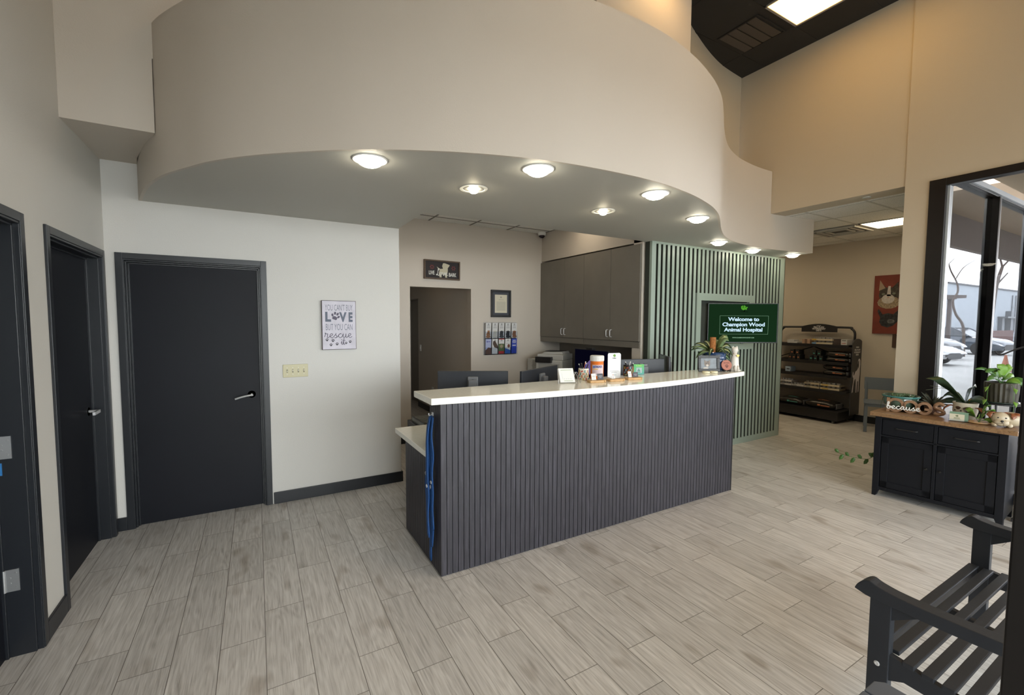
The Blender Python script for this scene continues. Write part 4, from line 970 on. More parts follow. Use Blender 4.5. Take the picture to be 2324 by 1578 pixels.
for c, row, nm, col in specs:
    x = 2.899 + .060 + c * .110; z = 1.168 + .012 + row * .237
    o = thing('brochure', ('%s brochure in the upper row of the wall rack' % ('clinic, ' + nm + ' portrait,') if row else 'brochure, %s, in the lower row of the wall rack' % nm), 'brochure', (x, YO - .030, z), group='brochures in the wall rack', rot=(math.radians(3), 0, math.radians((-1) ** c * 1.0)))
    base = WP if (row or c in (1, 2, 3)) else colr('brochure_%d' % c, (.36, .40, .60) if c == 0 else (.02, .05, .38))
    p = box(-.046, .046, -.008, 0, 0, .225).build('leaflet', base, o)
    BM = Mx((0, -.0082, 0), (1, 0, 0), (0, 0, 1)); m = MB()
    if row:
        ell(m, 0, .055, .034, .030, BM); ell(m, .004, .088, .022, .022, BM); (m.prism([(-.012, .10), (-.010, .125), (.002, .107)], 0, .0008, 'z', BM), m.prism([(.020, .10), (.022, .122), (.008, .107)], 0, .0008, 'z', BM)) if c == 0 else (ell(m, -.018, .085, .008, .020, BM, th=.0008, ang=.3), ell(m, .026, .085, .008, .020, BM, th=.0008, ang=-.3)); ell(m, .002 * c, .022, .040, .020, BM, th=.0007)
    elif c == 0: m.prism([(-.046, 0), (.046, 0), (.046, .09), (.0, .10), (-.046, .06)], 0, .0006, 'z', BM)
    elif c == 1: m.prism([(-.03, .19), (.0, .20), (.046, .12), (.046, .08), (-.01, .10), (-.035, .15)], 0, .0006, 'z', BM)
    elif c == 2: m.box(-.046, .046, -.0088, -.008, 0, .04); m.box(-.046, .046, -.0088, -.008, .215, .225)
    elif c == 3: ell(m, .015, .115, .022, .028, BM)
    else: m.box(-.02, .04, -.0088, -.008, .0, .075)
    m.build('picture', colr('brochure_pic_%d_%d' % (c, row), col), p)
    if not row and c == 2:
        m = MB(); ell(m, 0, .11, .024, .03, BM, th=.0009); m.build('terrier_picture', colr('terrier_fawn', (.30, .24, .16)), p)
        m = MB(); m.box(-.046, .046, -.0086, -.008, .04, .15); m.build('grass_picture', colr('grass_green', (.09, .14, .05)), p)
    if not row and c == 3: MB().prism([(-.046, 0), (.046, 0), (.046, .05), (-.046, .085)], 0, .0007, 'z', BM).build('blue_band', colr('brochure_blue', (.02, .09, .35)), p)
    m = MB()
    if row or c in (1, 2, 3):
        for k in range(8): ell(m, .006 * math.cos(k * 2.4) + .0, .207 + .007 * math.sin(k * 2.4), .0035, .0035, BM)
        for k in range(3 if row else 1): m.box(-.03 + .004 * k, .03 - .004 * k, -.0086, -.008, .148 + .013 * k, .152 + .013 * k)
        m.box(-.018, .018, -.0086, -.008, .190, .196)
        m.build('printed_text', colr('grey_print', (.22, .22, .22)), p)
    elif c == 4:
        for k, w_ in enumerate((.03, .034, .026)): m.box(-w_, w_, -.0086, -.008, .16 + k * .018, .168 + k * .018)
        m.box(-.03, .03, -.0086, -.008, .115, .13); m.build('printed_text', colr('brochure_white', (.60, .60, .60)), p)
    else:
        m.box(-.03, -.012, -.0086, -.008, .175, .195); m.box(-.008, .03, -.0086, -.008, .18, .19); m.build('printed_text', colr('brochure_violet_ink', (.10, .10, .35)), p)
r = thing('switch_plate', 'narrow white switch plate on the hall wall beyond the office opening', 'light switch', (2.72, 8.22, 1.15))
box(-.008, 0, -.04, .04, -.06, .06).build('plate', WHT, r); box(-.014, -.008, -.01, .01, -.02, .02).build('rocker', WHT, r)
r = thing('wall_outlet', 'white outlet plate low on the hall wall beyond the office opening', 'outlet', (2.72, 7.55, .42))
box(-.008, 0, -.04, .04, -.06, .06).build('plate', WHT, r)
# paintings in the shop
def face(m, cx, cz, s_, M):
    ell(m, cx, cz, .9 * s_, .8 * s_, M); m.prism([(cx - .85 * s_, cz + .2 * s_), (cx - .75 * s_, cz + 1.35 * s_), (cx - .2 * s_, cz + .7 * s_)], 0, .0012, 'z', M); m.prism([(cx + .85 * s_, cz + .2 * s_), (cx + .75 * s_, cz + 1.35 * s_), (cx + .2 * s_, cz + .7 * s_)], 0, .0012, 'z', M)
r = thing('painting', 'rust red canvas with a tortoiseshell cat above a grey dog', 'painting', (XF, 3.345, 1.492))
cv = box(-.035, 0, -.36, 0, 0, .936).build('canvas', mat('rust_red_canvas', (.17, .030, .016), .7, var=.15, vscale=8), r)
CM = Mx((-.0352, 0, 0), (0, -1, 0), (0, 0, 1))
m = MB(); face(m, .20, .62, .15, CM); m.build('cat_head', mat('dark_brown_fur', (.055, .045, .035), .8, var=.5, vscale=40), cv)
m = MB(); ell(m, .20, .50, .15, .10, CM, th=.0008); m.build('cat_ruff', mat('buff_fur', (.30, .23, .15), .8, var=.4, vscale=50), cv)
m = MB(); ell(m, .19, .555, .085, .075, CM, th=.0018); m.prism([(.17, .60), (.185, .76), (.215, .76), (.225, .60)], 0, .0018, 'z', CM); m.build('cat_muzzle', mat('white_fur', (.50, .46, .42), .8, var=.15, vscale=40), cv)
m = MB(); m.prism([(.175, .585), (.205, .585), (.19, .568)], .0018, .0024, 'z', CM); m.build('cat_nose', mat('pink_nose', (.40, .17, .14), .7), cv)
m = MB(); m.prism([(.065, .69), (.075, .86), (.15, .73)], 0, .0022, 'z', CM); m.build('cat_ear', mat('buff_ear', (.34, .25, .17), .8), cv)
m = MB(); ell(m, .125, .635, .022, .017, CM, th=.0020); ell(m, .262, .640, .022, .017, CM, th=.0020); m.build('cat_eyes', mat('green_grey_eye', (.14, .16, .11), .4), cv)
m = MB(); m.prism([(.06, .36), (.075, .40), (.13, .31), (.20, .33), (.27, .31), (.33, .38), (.335, .30), (.33, .20), (.27, .13), (.20, .10), (.12, .13), (.09, .19), (.10, .26)], 0, .0012, 'z', CM); m.build('dog_head', mat('charcoal_fur', (.022, .024, .027), .8, var=.6, vscale=30), cv)
m = MB(); ell(m, .24, .20, .05, .035, CM, th=.0016); m.build('dog_muzzle', mat('grey_fur', (.10, .10, .10), .8, var=.5, vscale=40), cv)
r = thing('painting', 'dark brown canvas edge hanging lower right of the red canvas', 'painting', (XF, 3.075, 1.275))
box(-.03, 0, -.1, .0, 0, .21).build('canvas', mat('dark_brown_canvas', (.06, .03, .018), .7), r)
# ================================================================== THINGS ON THE COUNTER (top at z 1.18)
CT_ = 1.1802
WPAP = mat('white_card', (.66, .66, .64), .55); BAMB = wood_mat('light_bamboo', (.42, .24, .09), (.58, .36, .16), (4, 20, 20), .5)
WIRE = mat('bright_wire', (.62, .62, .62), .3, metal=.8)
GRP = mat('grey_print', (.22, .22, .22), .7)
A30 = -math.radians(30)
# slanted card stand
r = thing('card_stand', 'slanted stack of white cards in a wire stand, leftmost thing on the bar top', 'card holder', (2.12, 2.80, CT_), math.radians(-16))
TL = Matrix.Rotation(math.radians(-19), 4, 'X')
box(-.062, .062, -.016, .0, .004, .118, M=Matrix.Shear('XZ', 4, (-.22, 0)) @ TL).build('card_stack', WPAP, r, bevel=.001)
FT = Matrix.Shear('XZ', 4, (-.22, 0)) @ TL @ Mx((0, -.0163, 0), (1, 0, 0), (0, 0, 1))
m = MB(); m.box(-.045, .045, .102, .105, 0, .0004, M=FT).box(-.03, .045, .015, .018, 0, .0004, M=FT); m.build('green_rule', mat('green_print', (.20, .30, .10), .6), r)
m = MB(); 
for k in range(4): m.box(-.03 + .018 * k, -.02 + .018 * k, .03, .033, 0, .0004, M=FT)
m.box(-.04, -.039, .03, .08, 0, .0004, M=FT); m.build('printed_text', mat('pale_grey_print', (.4, .4, .42), .7), r)
m = MB(); m.tube(spline([(-.078, -.02, .0), (-.078, -.01, .05), (-.070, .03, .105)], 4), .0015, 6).tube([(-.078, -.02, .002), (-.06, .06, .002), (.06, .06, .002), (.075, -.01, .002)], .0015, 6)
for k in (0, .012): m.tube(spline([(.062, .0, .06), (.075 + k, .02, .085), (.088 + k, .0, .05), (.090 + k, -.03, .002)], 5), .0015, 6)
m.build('wire_frame', WIRE, r)
def bone(m, cx, cz, s_, R, M, ang=0):
    for a, b in ((-.5, .28), (-.5, -.28), (.5, .28), (.5, -.28)):
        p = Matrix.Rotation(ang, 2) @ Vector((a * s_, b * s_)); ell(m, cx + p.x, cz + p.y, .32 * s_, .32 * s_, M, n=9)
    pts = [Matrix.Rotation(ang, 2) @ Vector(q) * s_ for q in ((-.5, -.25), (.5, -.25), (.5, .25), (-.5, .25))]
    m.prism([(cx + p.x, cz + p.y) for p in pts], 0, .0006, 'z', M)
def cup(name, label, loc, R, H, base, cols, seed, pens):
    r = thing(name, label, 'pen cup', loc)
    c = MB().lathe([(R * .96, 0), (R, .004), (R, H), (R - .003, H), (R - .003, .004), (0, .004)], n=36).build('cup_body', base, r, smooth='auto')
    rr = random.Random(seed)
    for ci, col in enumerate(cols):
        m = MB(); k = 0
        for row in range(4):
            for i in range(11):
                if (i * 3 + row * 2) % len(cols) != ci: continue
                a = 2 * PI * (i + .5 * (row % 2)) / 11; z = .014 + row * (H - .02) / 3.8
                n_ = Vector((math.cos(a), math.sin(a), 0)); M = Mx(n_ * (R + .0002) + Vector((0, 0, z)), (-n_.y, n_.x, 0), (0, 0, 1))
                bone(m, 0, 0, .0125, R, M, ang=PI / 2 if (i + row) % 3 else .3)
        m.build('bone_pattern', mat('bone_%d_%d_%d' % tuple(int(v * 99) for v in col), col, .5), c)
    for i, (col, L_) in enumerate(pens):
        a = 2 * PI * i / len(pens) + .4; t = .020 + .006 * rr.random()
        p0 = Vector((-math.cos(a) * .012, -math.sin(a) * .012, .006)); p1 = Vector((math.cos(a) * t * 1.5, math.sin(a) * t * 1.5, L_))
        o = thing('pen', 'pen with %s barrel standing in the %s' % (col[1], 'cream cup with bones' if pens is PENS1 else 'black cup with bones'), 'pen', loc, group='pens in the ' + ('cream' if pens is PENS1 else 'black') + ' cup')
        MB().cyl(p0, p1, .0042, 8).build('barrel', col[0], o, smooth='auto')
        MB().cyl(p1, p1 + (p1 - p0).normalized() * .008, .0046, 8).build('cap', col[0] if i % 2 else WPAP, o, smooth='auto')
PBK = (mat('pen_black', (.015, .015, .018), .3), 'a black'); POR = (mat('pen_orange', (.50, .13, .06), .4), 'an orange'); PBL = (mat('pen_blue', (.03, .05, .25), .4), 'a blue'); PWH = (mat('pen_grey', (.35, .35, .35), .4), 'a grey')
PENS1 = [(POR, .145), (PBK, .132), (PBK, .128), (PBK, .135), (PBL, .138), (PBK, .125)]
PENS2 = [(PWH, .118), (PBK, .112), (PBK, .120), (PWH, .115), (PBK, .110)]
cup('pen_cup', 'cream pen cup printed with orange, yellow and teal dog bones', (2.355, 2.885, CT_), .043, .100, mat('cream_tin', (.60, .57, .48), .45), [(.50, .14, .05), (.50, .30, .04), (.08, .22, .22), (.22, .24, .14), (.45, .07, .05)], 1, PENS1)
cup('pen_cup', 'black pen cup printed with coloured dog bones, right of the white counter sign', (2.905, 2.925, CT_), .046, .098, mat('black_tin', (.015, .012, .012), .4), [(.35, .12, .04), (.50, .32, .05), (.16, .24, .32), (.30, .28, .12), (.30, .06, .04)], 2, PENS2)
# treat jar
r = thing('treat_jar', 'orange pill-bottle treat jar with a white ribbed lid and printed label', 'jar', (2.525, 2.915, CT_))
MB().lathe([(.052, 0), (.056, .004), (.056, .150), (.052, .156)], n=40).build('jar_body', mat('orange_plastic_jar', (.62, .145, .015), .25), r, smooth='auto')
m = MB(); m.lathe([(.057, .152), (.058, .155), (.058, .195), (.054, .199), (0, .199)], n=40)
for k in range(40): a = 2 * PI * k / 40; m.cyl((.0582 * math.cos(a), .0582 * math.sin(a), .157), (.0582 * math.cos(a), .0582 * math.sin(a), .193), .0016, 5)
m.build('lid', mat('white_plastic_lid', (.66, .66, .64), .4), r)
th0 = math.atan2(-2.915, -2.525)
def cyl_patch(R, a0, a1, z0, z1, n=14):
    m = MB(); V = []
    for k in range(n + 1):
        a = a0 + (a1 - a0) * k / n; V.append([m.bm.verts.new((q * math.cos(a), q * math.sin(a), z)) for q, z in ((R, z0), (R, z1), (R - .001, z1), (R - .001, z0))])
    for k in range(n):
        for i in range(4): m.bm.faces.new((V[k][i], V[k][(i + 1) % 4], V[k + 1][(i + 1) % 4], V[k + 1][i]))
    m.bm.faces.new(V[0][::-1]); m.bm.faces.new(V[-1]); return m
lb = cyl_patch(.0568, th0 - .75, th0 + 1.1, .028, .122).build('label', mat('pale_pink_label', (.62, .50, .50), .6), r)
LBT = mat('label_navy', (.06, .07, .22), .6)
for k, ch in enumerate('TREATS'):
    a = th0 - .20 + .19 * k; n_ = Vector((math.cos(a), math.sin(a), 0))
    MB().text(ch, .026, Mx(n_ * .0571 + Vector((0, 0, .105)), (-n_.y, n_.x, 0), (0, 0, 1)), bold=.001, th=.0003).build('label_letter', LBT, lb)
a = th0 - .45; n_ = Vector((math.cos(a), math.sin(a), 0)); NM = Mx(n_ * .0569 + Vector((0, 0, .104)), (-n_.y, n_.x, 0), (0, 0, 1))
m = MB(); m.box(-.010, .010, -.010, .010, 0, .0004, M=NM); m.build('label_badge', mat('label_blue', (.10, .16, .40), .6), lb)
cyl_patch(.0571, th0 - .6, th0 + .15, .082, .088).build('label_band', mat('label_yellow', (.60, .36, .03), .6), lb)
for z in (.072, .062, .052, .042): cyl_patch(.0571, th0 - .62, th0 + .75, z, z + .0022).build('label_line', mat('label_violet', (.24, .18, .36), .6), lb)
# white counter sign (its square code is left out)
r = thing('counter_sign', 'white upright counter sign with a green tree mark and black lettering', 'sign', (2.672, 2.862, CT_), math.radians(-18))
sp_ = [(-.060, .008), (.060, .008), (.060, .205)] + [(.054, .214), (.048, .218), (-.050, .218), (-.056, .214), (-.060, .205)]
f = MB().prism(sp_, -.003, .0, 'y').build('sign_panel', mat('white_acrylic', (.68, .70, .72), .25), r)
MB().box(-.05, .05, -.03, .035, 0, .008).build('foot', mat('white_acrylic', (.68, .70, .72), .25), r, bevel=.002)
SG = Mx((0, -.0032, 0), (1, 0, 0), (0, 0, 1))
m = MB()
for k in range(20): ell(m, .012 * math.cos(k * 2.4) * (k / 20) ** .5, .196 + .011 * math.sin(k * 2.4) * (k / 20) ** .5, .0034, .0034, SG)
m.build('tree_mark', mat('logo_leaf_green', (.22, .42, .10), .6), f)
m = MB(); m.box(-.0015, .0015, -.0036, -.003, .172, .186); m.text('KGA', .016, Mx((0, -.0034, .173), (1, 0, 0), (0, 0, 1)), bold=.001, th=.0003)
m.text('We would appreciate', .009, Mx((0, -.0034, .062), (1, 0, 0), (0, 0, 1)), th=.0003); m.text('your feedback', .009, Mx((0, -.0034, .050), (1, 0, 0), (0, 0, 1)), th=.0003)
m.build('lettering', GRP, f)
for x, c in ((-.014, (.55, .10, .05)), (-.004, (.60, .42, .04)), (.006, (.05, .15, .55)), (.016, (.05, .35, .10))):
    m = MB(); ell(m, x, .028, .003, .003, SG); m.build('coloured_dot', mat('dot_%d' % int(c[0] * 100 + c[2] * 10), c, .6), f)
# bamboo card trays
def bamboo(loc, rz, label):
    r = thing('bamboo_tray', label, 'card tray', (*loc, CT_), rz, group='bamboo business card trays')
    m = MB(); pts = []
    def arc(cx, cy, R, a0, a1): return [(cx + R * math.cos(a0 + (a1 - a0) * k / 6), cy + R * math.sin(a0 + (a1 - a0) * k / 6)) for k in range(7)]
    pts = arc(-.062, -.022, .014, PI, 1.5 * PI) + arc(.040, -.022, .014, 1.5 * PI, 2 * PI) + [(.054, -.012)] + arc(.066, -.014, .010, PI * 1.25, 2 * PI) + arc(.064, .020, .014, 0, PI / 2) + arc(-.062, .020, .014, PI / 2, PI)
    m.prism(pts, 0, .020); m.build('tray_body', BAMB, r, bevel=.003)
    box(-.064, .040, -.006, -.001, .014, .021).build('card_slot', mat('bamboo_slot', (.10, .055, .02), .7), r)
    return r
T1 = bamboo((2.36, 2.725), math.radians(-12), 'bamboo card tray in front of the orange treat jar')
T2 = bamboo((2.553, 2.712), math.radians(-10), 'bamboo card tray in front of the white counter sign')
T3 = bamboo((2.755, 2.712), math.radians(-12), 'bamboo card tray in front of the black pen cup')
def cards(loc, rz, label, m_, w_, txt, tilt=-16, h=.05, n=3):
    r = thing('business_cards', label, 'business cards', (*loc, CT_ + .0215), rot=(math.radians(tilt), 0, rz), group='business cards in the bamboo trays')
    for k in range(n):
        o = box(-w_ / 2 + .001 * k, w_ / 2 + .001 * k, .0022 * k, .0022 * k + .0016, 0, h).build('card', m_, r)
    f = MB(); f.box(-w_ * .3, w_ * .3, -.0004, 0, h * .55, h * .62).box(-w_ * .2, w_ * .2, -.0004, 0, h * .3, h * .35); f.build('printed_text', txt, r)
DKC = mat('charcoal_card', (.045, .048, .06), .5); PLT = mat('pale_text', (.45, .45, .5), .6)
cards((2.335, 2.728), math.radians(-12), 'white business cards in the left bamboo tray', WPAP, .040, GRP, tilt=-14)
cards((2.392, 2.714), math.radians(-12), 'charcoal business cards in the left bamboo tray', DKC, .052, PLT)
cards((2.720, 2.718), math.radians(-12), 'white business cards in the right bamboo tray', WPAP, .032, GRP)
cards((2.772, 2.705), math.radians(-12), 'charcoal business cards in the right bamboo tray', DKC, .050, PLT, h=.042)
cards((2.530, 2.716), math.radians(-10), 'low stack of pale cards with a purple print in the middle bamboo tray', WPAP, .034, mat('purple_print', (.18, .08, .20), .6), h=.024)
# green sailboat box
r = thing('acrylic_display', 'clear acrylic holder with a bright green sailboat card beside the black cup', 'card holder', (3.035, 2.925, CT_), math.radians(-22))
box(-.056, .056, -.002, .030, 0, .104).build('holder', glass('clear_acrylic', (.90, .92, .95)), r)
m, t_, b_ = new_mat('green_gradient_card'); MATS['green_gradient_card'] = m
c_ = nn(t_, 'ShaderNodeTexCoord'); s2 = nn(t_, 'ShaderNodeSeparateXYZ'); r2 = nn(t_, 'ShaderNodeValToRGB'); t_.links.new(c_.outputs['Generated'], s2.inputs[0]); t_.links.new(s2.outputs['Z'], r2.inputs[0])
r2.color_ramp.elements[0].color = (.03, .30, .26, 1); r2.color_ramp.elements[1].color = (.06, .42, .04, 1); t_.links.new(r2.outputs[0], b_.inputs['Base Color'])
f = box(-.052, .052, .004, .008, .003, .098).build('green_card', m, r)
SQ = Mx((0, .0038, 0), (1, 0, 0), (0, 0, 1))
box(-.024, .030, .0030, .0038, .018, .068).build('picture_panel', mat('pale_grey_green', (.36, .45, .42), .6), f)
m = MB(); m.prism([(-.018, .028), (.022, .028), (.012, .021), (-.010, .021)], .0008, .0014, 'z', SQ); m.prism([(.000, .031), (.000, .064), (-.014, .034)], .0008, .0014, 'z', SQ); m.prism([(.003, .031), (.003, .058), (.016, .034)], .0008, .0014, 'z', SQ)
m.build('sailboat', mat('sail_teal', (.02, .16, .12), .6), f)
MB().text('Go Green', .013, Mx((0, .0036, .084), (1, 0, 0), (0, 0, 1)), bold=.0006, th=.0003).build('lettering', mat('lime_text', (.45, .62, .10), .6), f)
# picture frame, pot, plaque, cat, coasters at the right end
r = thing('photo_frame', 'black desk frame with a photo of a grey tabby kitten', 'picture frame', (3.862, 2.80, CT_), math.radians(-28))
L_ = Matrix.Rotation(math.radians(-6), 4, 'X')
MB().box(-.108, .108, -.014, 0, 0, .028, M=L_).box(-.108, .108, -.014, 0, .132, .160, M=L_).box(-.108, -.082, -.014, 0, .028, .132, M=L_).box(.078, .108, -.014, 0, .028, .132, M=L_).build('frame', BLACK, r, bevel=.002)
f = box(-.082, .078, -.006, -.002, .028, .132, M=L_).build('photograph', mat('blue_grey_photo', (.10, .12, .14), .35, var=.3, vscale=20), r)
PM = L_ @ Mx((0, -.0062, 0), (1, 0, 0), (0, 0, 1))
m = MB(); ell(m, -.018, .075, .030, .028, PM); m.prism([(-.046, .085), (-.046, .118), (-.026, .098)], 0, .0006, 'z', PM); m.prism([(.010, .085), (.012, .118), (-.008, .098)], 0, .0006, 'z', PM); m.build('kitten_face', mat('tabby_fur', (.20, .17, .15), .7, var=.5, vscale=90), f)
m = MB(); ell(m, -.018, .060, .012, .012, PM, th=.0010); ell(m, -.032, .034, .028, .008, PM); m.build('white_patches', mat('white_fur', (.50, .46, .42), .8), f)
m = MB(); ell(m, -.029, .078, .004, .004, PM, th=.0012); ell(m, -.008, .078, .004, .004, PM, th=.0012); m.build('kitten_eyes', BLACK, f)
MB().prism([(0, 0), (.055, 0), (.006, .11)], -.01, .01, 'x').build('easel_back', BLACK, r)
BG = mat('blue_glazed_ceramic', (.010, .035, .10), .12, var=.5, vscale=30, coat=.6)
r = thing('potted_plant', 'blue ribbed glazed pot with striped leaves and a coir pole at the bar end', 'potted plant', (4.012, 2.853, CT_))
r.scale = (1.08, 1.08, 1.0)
MB().lathe([(.088, .012), (.096, .02), (.100, .06)] + [(.101 + .0022 * math.sin(k * 1.55), .06 + k * .0075) for k in range(1, 15)] + [(.104, .175), (.108, .182), (.104, .188), (.098, .184), (.094, .160), (0, .158)], n=48).build('glazed_pot', BG, r, smooth='auto')
MB().lathe([(.100, 0), (.106, .006), (.106, .014), (.09, .014), (0, .012)], n=40).build('saucer', mat('dark_blue_saucer', (.008, .014, .03), .2), r, smooth='auto')
MB().lathe([(.094, .158), (0, .170)], n=24).build('soil', mat('dark_soil', (.02, .014, .01), .95), r)
m = MB(); m.lathe([(.026, .16), (.026, .335), (0, .337)], c=(-.025, .0, 0), n=20)
for k in range(6): m.tube([(-.025 + .027 * math.cos(a), .027 * math.sin(a), .185 + k * .028 + .002 * math.sin(a * 2)) for a in [2 * PI * q / 16 for q in range(16)]], .0012, 5, closed=True)
m.build('coir_pole', mat('coir_brown', (.30, .115, .03), .9, var=.25, vscale=60), r)
LG = mat('deep_green_leaf', (.025, .05, .018), .35, var=.4, vscale=25); LG2 = mat('light_green_leaf', (.11, .17, .07), .35, var=.35, vscale=30); LC = mat('cream_leaf_margin', (.42, .44, .22), .4)
rg = random.Random(5); rt = Vector((.866, -.5, 0))
def arch(base, d, L, rise, droop, n=7):
    d = Vector(d).normalized(); b = Vector(base)
    return [b + d * L * t + Vector((0, 0, rise * math.sin(min(1, t * 1.1) * PI * .55) - droop * t * t)) for t in [k / (n - 1) for k in range(n)]]
leaves = [(-1, .2, .19, .10, .07, .026), (-.95, -.25, .18, .06, .10, .028), (-.8, .5, .16, .12, .03, .024), (-.9, -.5, .13, .02, .08, .022), (-.7, -.8, .13, .10, .12, .022), (.9, .3, .13, .16, .02, .034), (.9, -.2, .13, .12, .06, .030), (.6, .8, .12, .15, .02, .03), (.75, -.6, .14, .09, .10, .026), (.3, -1, .12, .10, .09, .024), (1, .0, .13, .07, .12, .026), (.55, -.3, .10, .17, .03, .032), (-.3, .9, .13, .14, .03, .026), (-.98, 0, .21, .085, .02, .02), (.9, .05, .11, .20, .04, .036), (.95, -.35, .125, .03, .11, .022)]
for i, (a, b, L, rs, dr, wd) in enumerate(leaves):
    d = rt * a + Vector((.5, .866, 0)) * b
    st = Vector((0, 0, .165)) + d.normalized() * .02
    pth = arch(st, d, L, rs, dr)
    up_ = (-.75, -.45, .55)
    wd *= .78
    o = MB().leaf(pth, wd, fold=.35, up=up_).build('leaf', LG2 if (i in (5, 7, 11, 14)) else LG, r, smooth=True)
    MB().leaf([p for p in pth[1:-1]], wd * (.45 if i % 2 else .28), fold=.35, th=.0045, up=up_).build('leaf_stripe', LC if i % 2 == 0 else LG2, o, smooth=True)
r = thing('paw_plaque', 'round terracotta plaque with a paw print on a small black stand', 'plaque', (4.012, 2.715, CT_), math.radians(-30))
Z90 = Matrix.Rotation(math.radians(78), 4, 'X')
f = MB().lathe([(.050, -.004), (.052, 0), (.050, .006), (0, .006)], n=40, M=Matrix.Translation((0, 0, .064)) @ Z90).build('clay_disc', mat('terracotta_pink', (.36, .14, .10), .7), r, smooth='auto')
PQ = Matrix.Translation((0, 0, .064)) @ Z90 @ Matrix.Translation((0, 0, .0062))
m = MB(); paw(m, 0, -.012, .032, PQ); m.text('BEST FRIEND', .010, PQ @ Matrix.Translation((0, .021, 0)), th=.0004, bold=.0004); m.build('paw_print', mat('dark_clay', (.10, .04, .035), .8), f)
m = MB()
for s_ in (-1, 1): m.tube([(s_ * .028, .03, .0), (s_ * .026, .004, .012), (s_ * .028, -.018, .008), (s_ * .030, -.024, .022)], .004, 6); m.tube([(s_ * .03, -.02, 0), (s_ * .028, -.016, .01)], .004, 6)
m.tube([(-.028, .004, .012), (.028, .004, .012)], .003, 6); m.build('stand', BLACK, r)
# cat statue (one body), collar with gold tag
CAT = mat('cream_white_ceramic', (.60, .57, .52), .35)
r = thing('cat_figurine', 'tall white ceramic sitting cat with a gold heart tag at the bar end', 'figurine', (4.140, 2.715, CT_), math.radians(-30))
r.scale = (1.14, 1.14, 1.04)
m = MB(); m.lathe([(.0, 0), (.034, 0), (.041, .006), (.043, .02), (.040, .045), (.036, .075), (.034, .10), (.031, .125), (.026, .145), (.021, .158), (.0185, .168), (.021, .178), (.026, .19), (.0275, .203), (.025, .216), (.017, .226), (0, .231)], n=32, sx=1, sy=.92)
m.ball((.012, -.012, .197), .012, .012, .010); m.ball((-.012, -.026, .030), .014, .026, .028); m.ball((.014, -.026, .030), .014, .026, .028); m.ball((-.010, -.042, .009), .010, .013, .009); m.ball((.012, -.042, .009), .010, .013, .009)
for s_ in (-1, 1): m.lathe([(.011, 0), (.007, .014), (.0, .026)], c=(s_ * .017, .0, .217), n=12, sx=1, sy=.6)
m.tube(spline([(.025, .02, .008), (.040, .0, .010), (.036, -.03, .010), (.012, -.046, .008)], 5), .007, 8)
m.build('cat_body', CAT, r, smooth='auto')
MB().tube([(.021 * math.cos(a), .0195 * math.sin(a), .166 - .002 * math.sin(a)) for a in [2 * PI * k / 20 for k in range(20)]], .0022, 6, closed=True).build('collar', mat('pale_gold', (.55, .42, .25), .4, metal=.4), r, smooth=True)
m = MB(); ell(m, -.005, .152, .008, .008, Mx((.012, -.031, 0), (1, 0, 0), (0, 0, 1)), th=.003); ell(m, .005, .152, .008, .008, Mx((.012, -.031, 0), (1, 0, 0), (0, 0, 1)), th=.003); m.prism([(-.011, .148), (.011, .148), (0, .134)], 0, .003, 'z', Mx((.012, -.031, 0), (1, 0, 0), (0, 0, 1)))
m.build('heart_tag', mat('gold_tag', (.55, .35, .10), .35, metal=.6), r)
CRM = mat('cream_lid', (.66, .62, .44), .5)
for x, y, l in ((3.722, 2.728, 'cream round coaster in front of the photo frame, left of two'), (3.800, 2.700, 'cream round coaster in front of the photo frame, right of two')):
    o = MB().lathe([(.030, 0), (.035, .003), (.035, .015), (.031, .018), (0, .018)], n=32).build('coaster', CRM, smooth='auto', loc=(x, y, CT_)); tag(o, l, 'coaster', 'cream coasters')

# ================================================================== SHOP SHELVING
SHB = mat('black_rack_metal', (.013, .013, .015), .4)
r = thing('display_rack', 'black wheeled pet food display rack with an arched name board', 'display rack', (8.17, 3.50, 0))
Y1 = 1.30
box(.02, .58, 0.04, Y1, .05, .19).build('base', SHB, r, bevel=.005); box(.0, .60, .02, Y1, .19, .205).build('base_deck', SHB, r)
for z in (.50, .755, .985, 1.275): 
    s_ = box(.23, .60, .02, Y1, z, z + .02).build('shelf', SHB, r); box(.225, .235, .02, Y1, z - .03, z + .022).build('shelf_lip', SHB, s_)
m = MB()
for y in (.05, Y1 - .03): m.tube(spline([(.50, y, .19), (.50, y, 1.40)], 2), .018, 8)
m.bm.free()
for y in (.05, Y1 - .03): MB().cyl((.50, y, .19), (.50, y, 1.42), .018, 10).build('upright', SHB, r, smooth='auto')
for y in (.05, Y1 - .03): 
    MB().tube([(.50, y, 1.26), (.24, y, 1.275)], .012, 6).build('shelf_bracket', SHB, r)
MB().tube(spline([(.50, .05, 1.40), (.50, .055, 1.50), (.50, .10, 1.56), (.50, .20, 1.585), (.50, 1.12, 1.585), (.50, 1.20, 1.57), (.50, 1.25, 1.51), (.50, 1.27, 1.40)], 12), .018, 12).build('arched_top_bar', SHB, r, smooth='auto')
MB().tube([(.48, .07, 1.02), (.48, .66, 1.24), (.48, 1.26, 1.02)], .010, 6).build('back_brace', SHB, r)
box(.56, .57, .06, Y1 - .04, .19, .50).build('back_panel', LAMD, r)
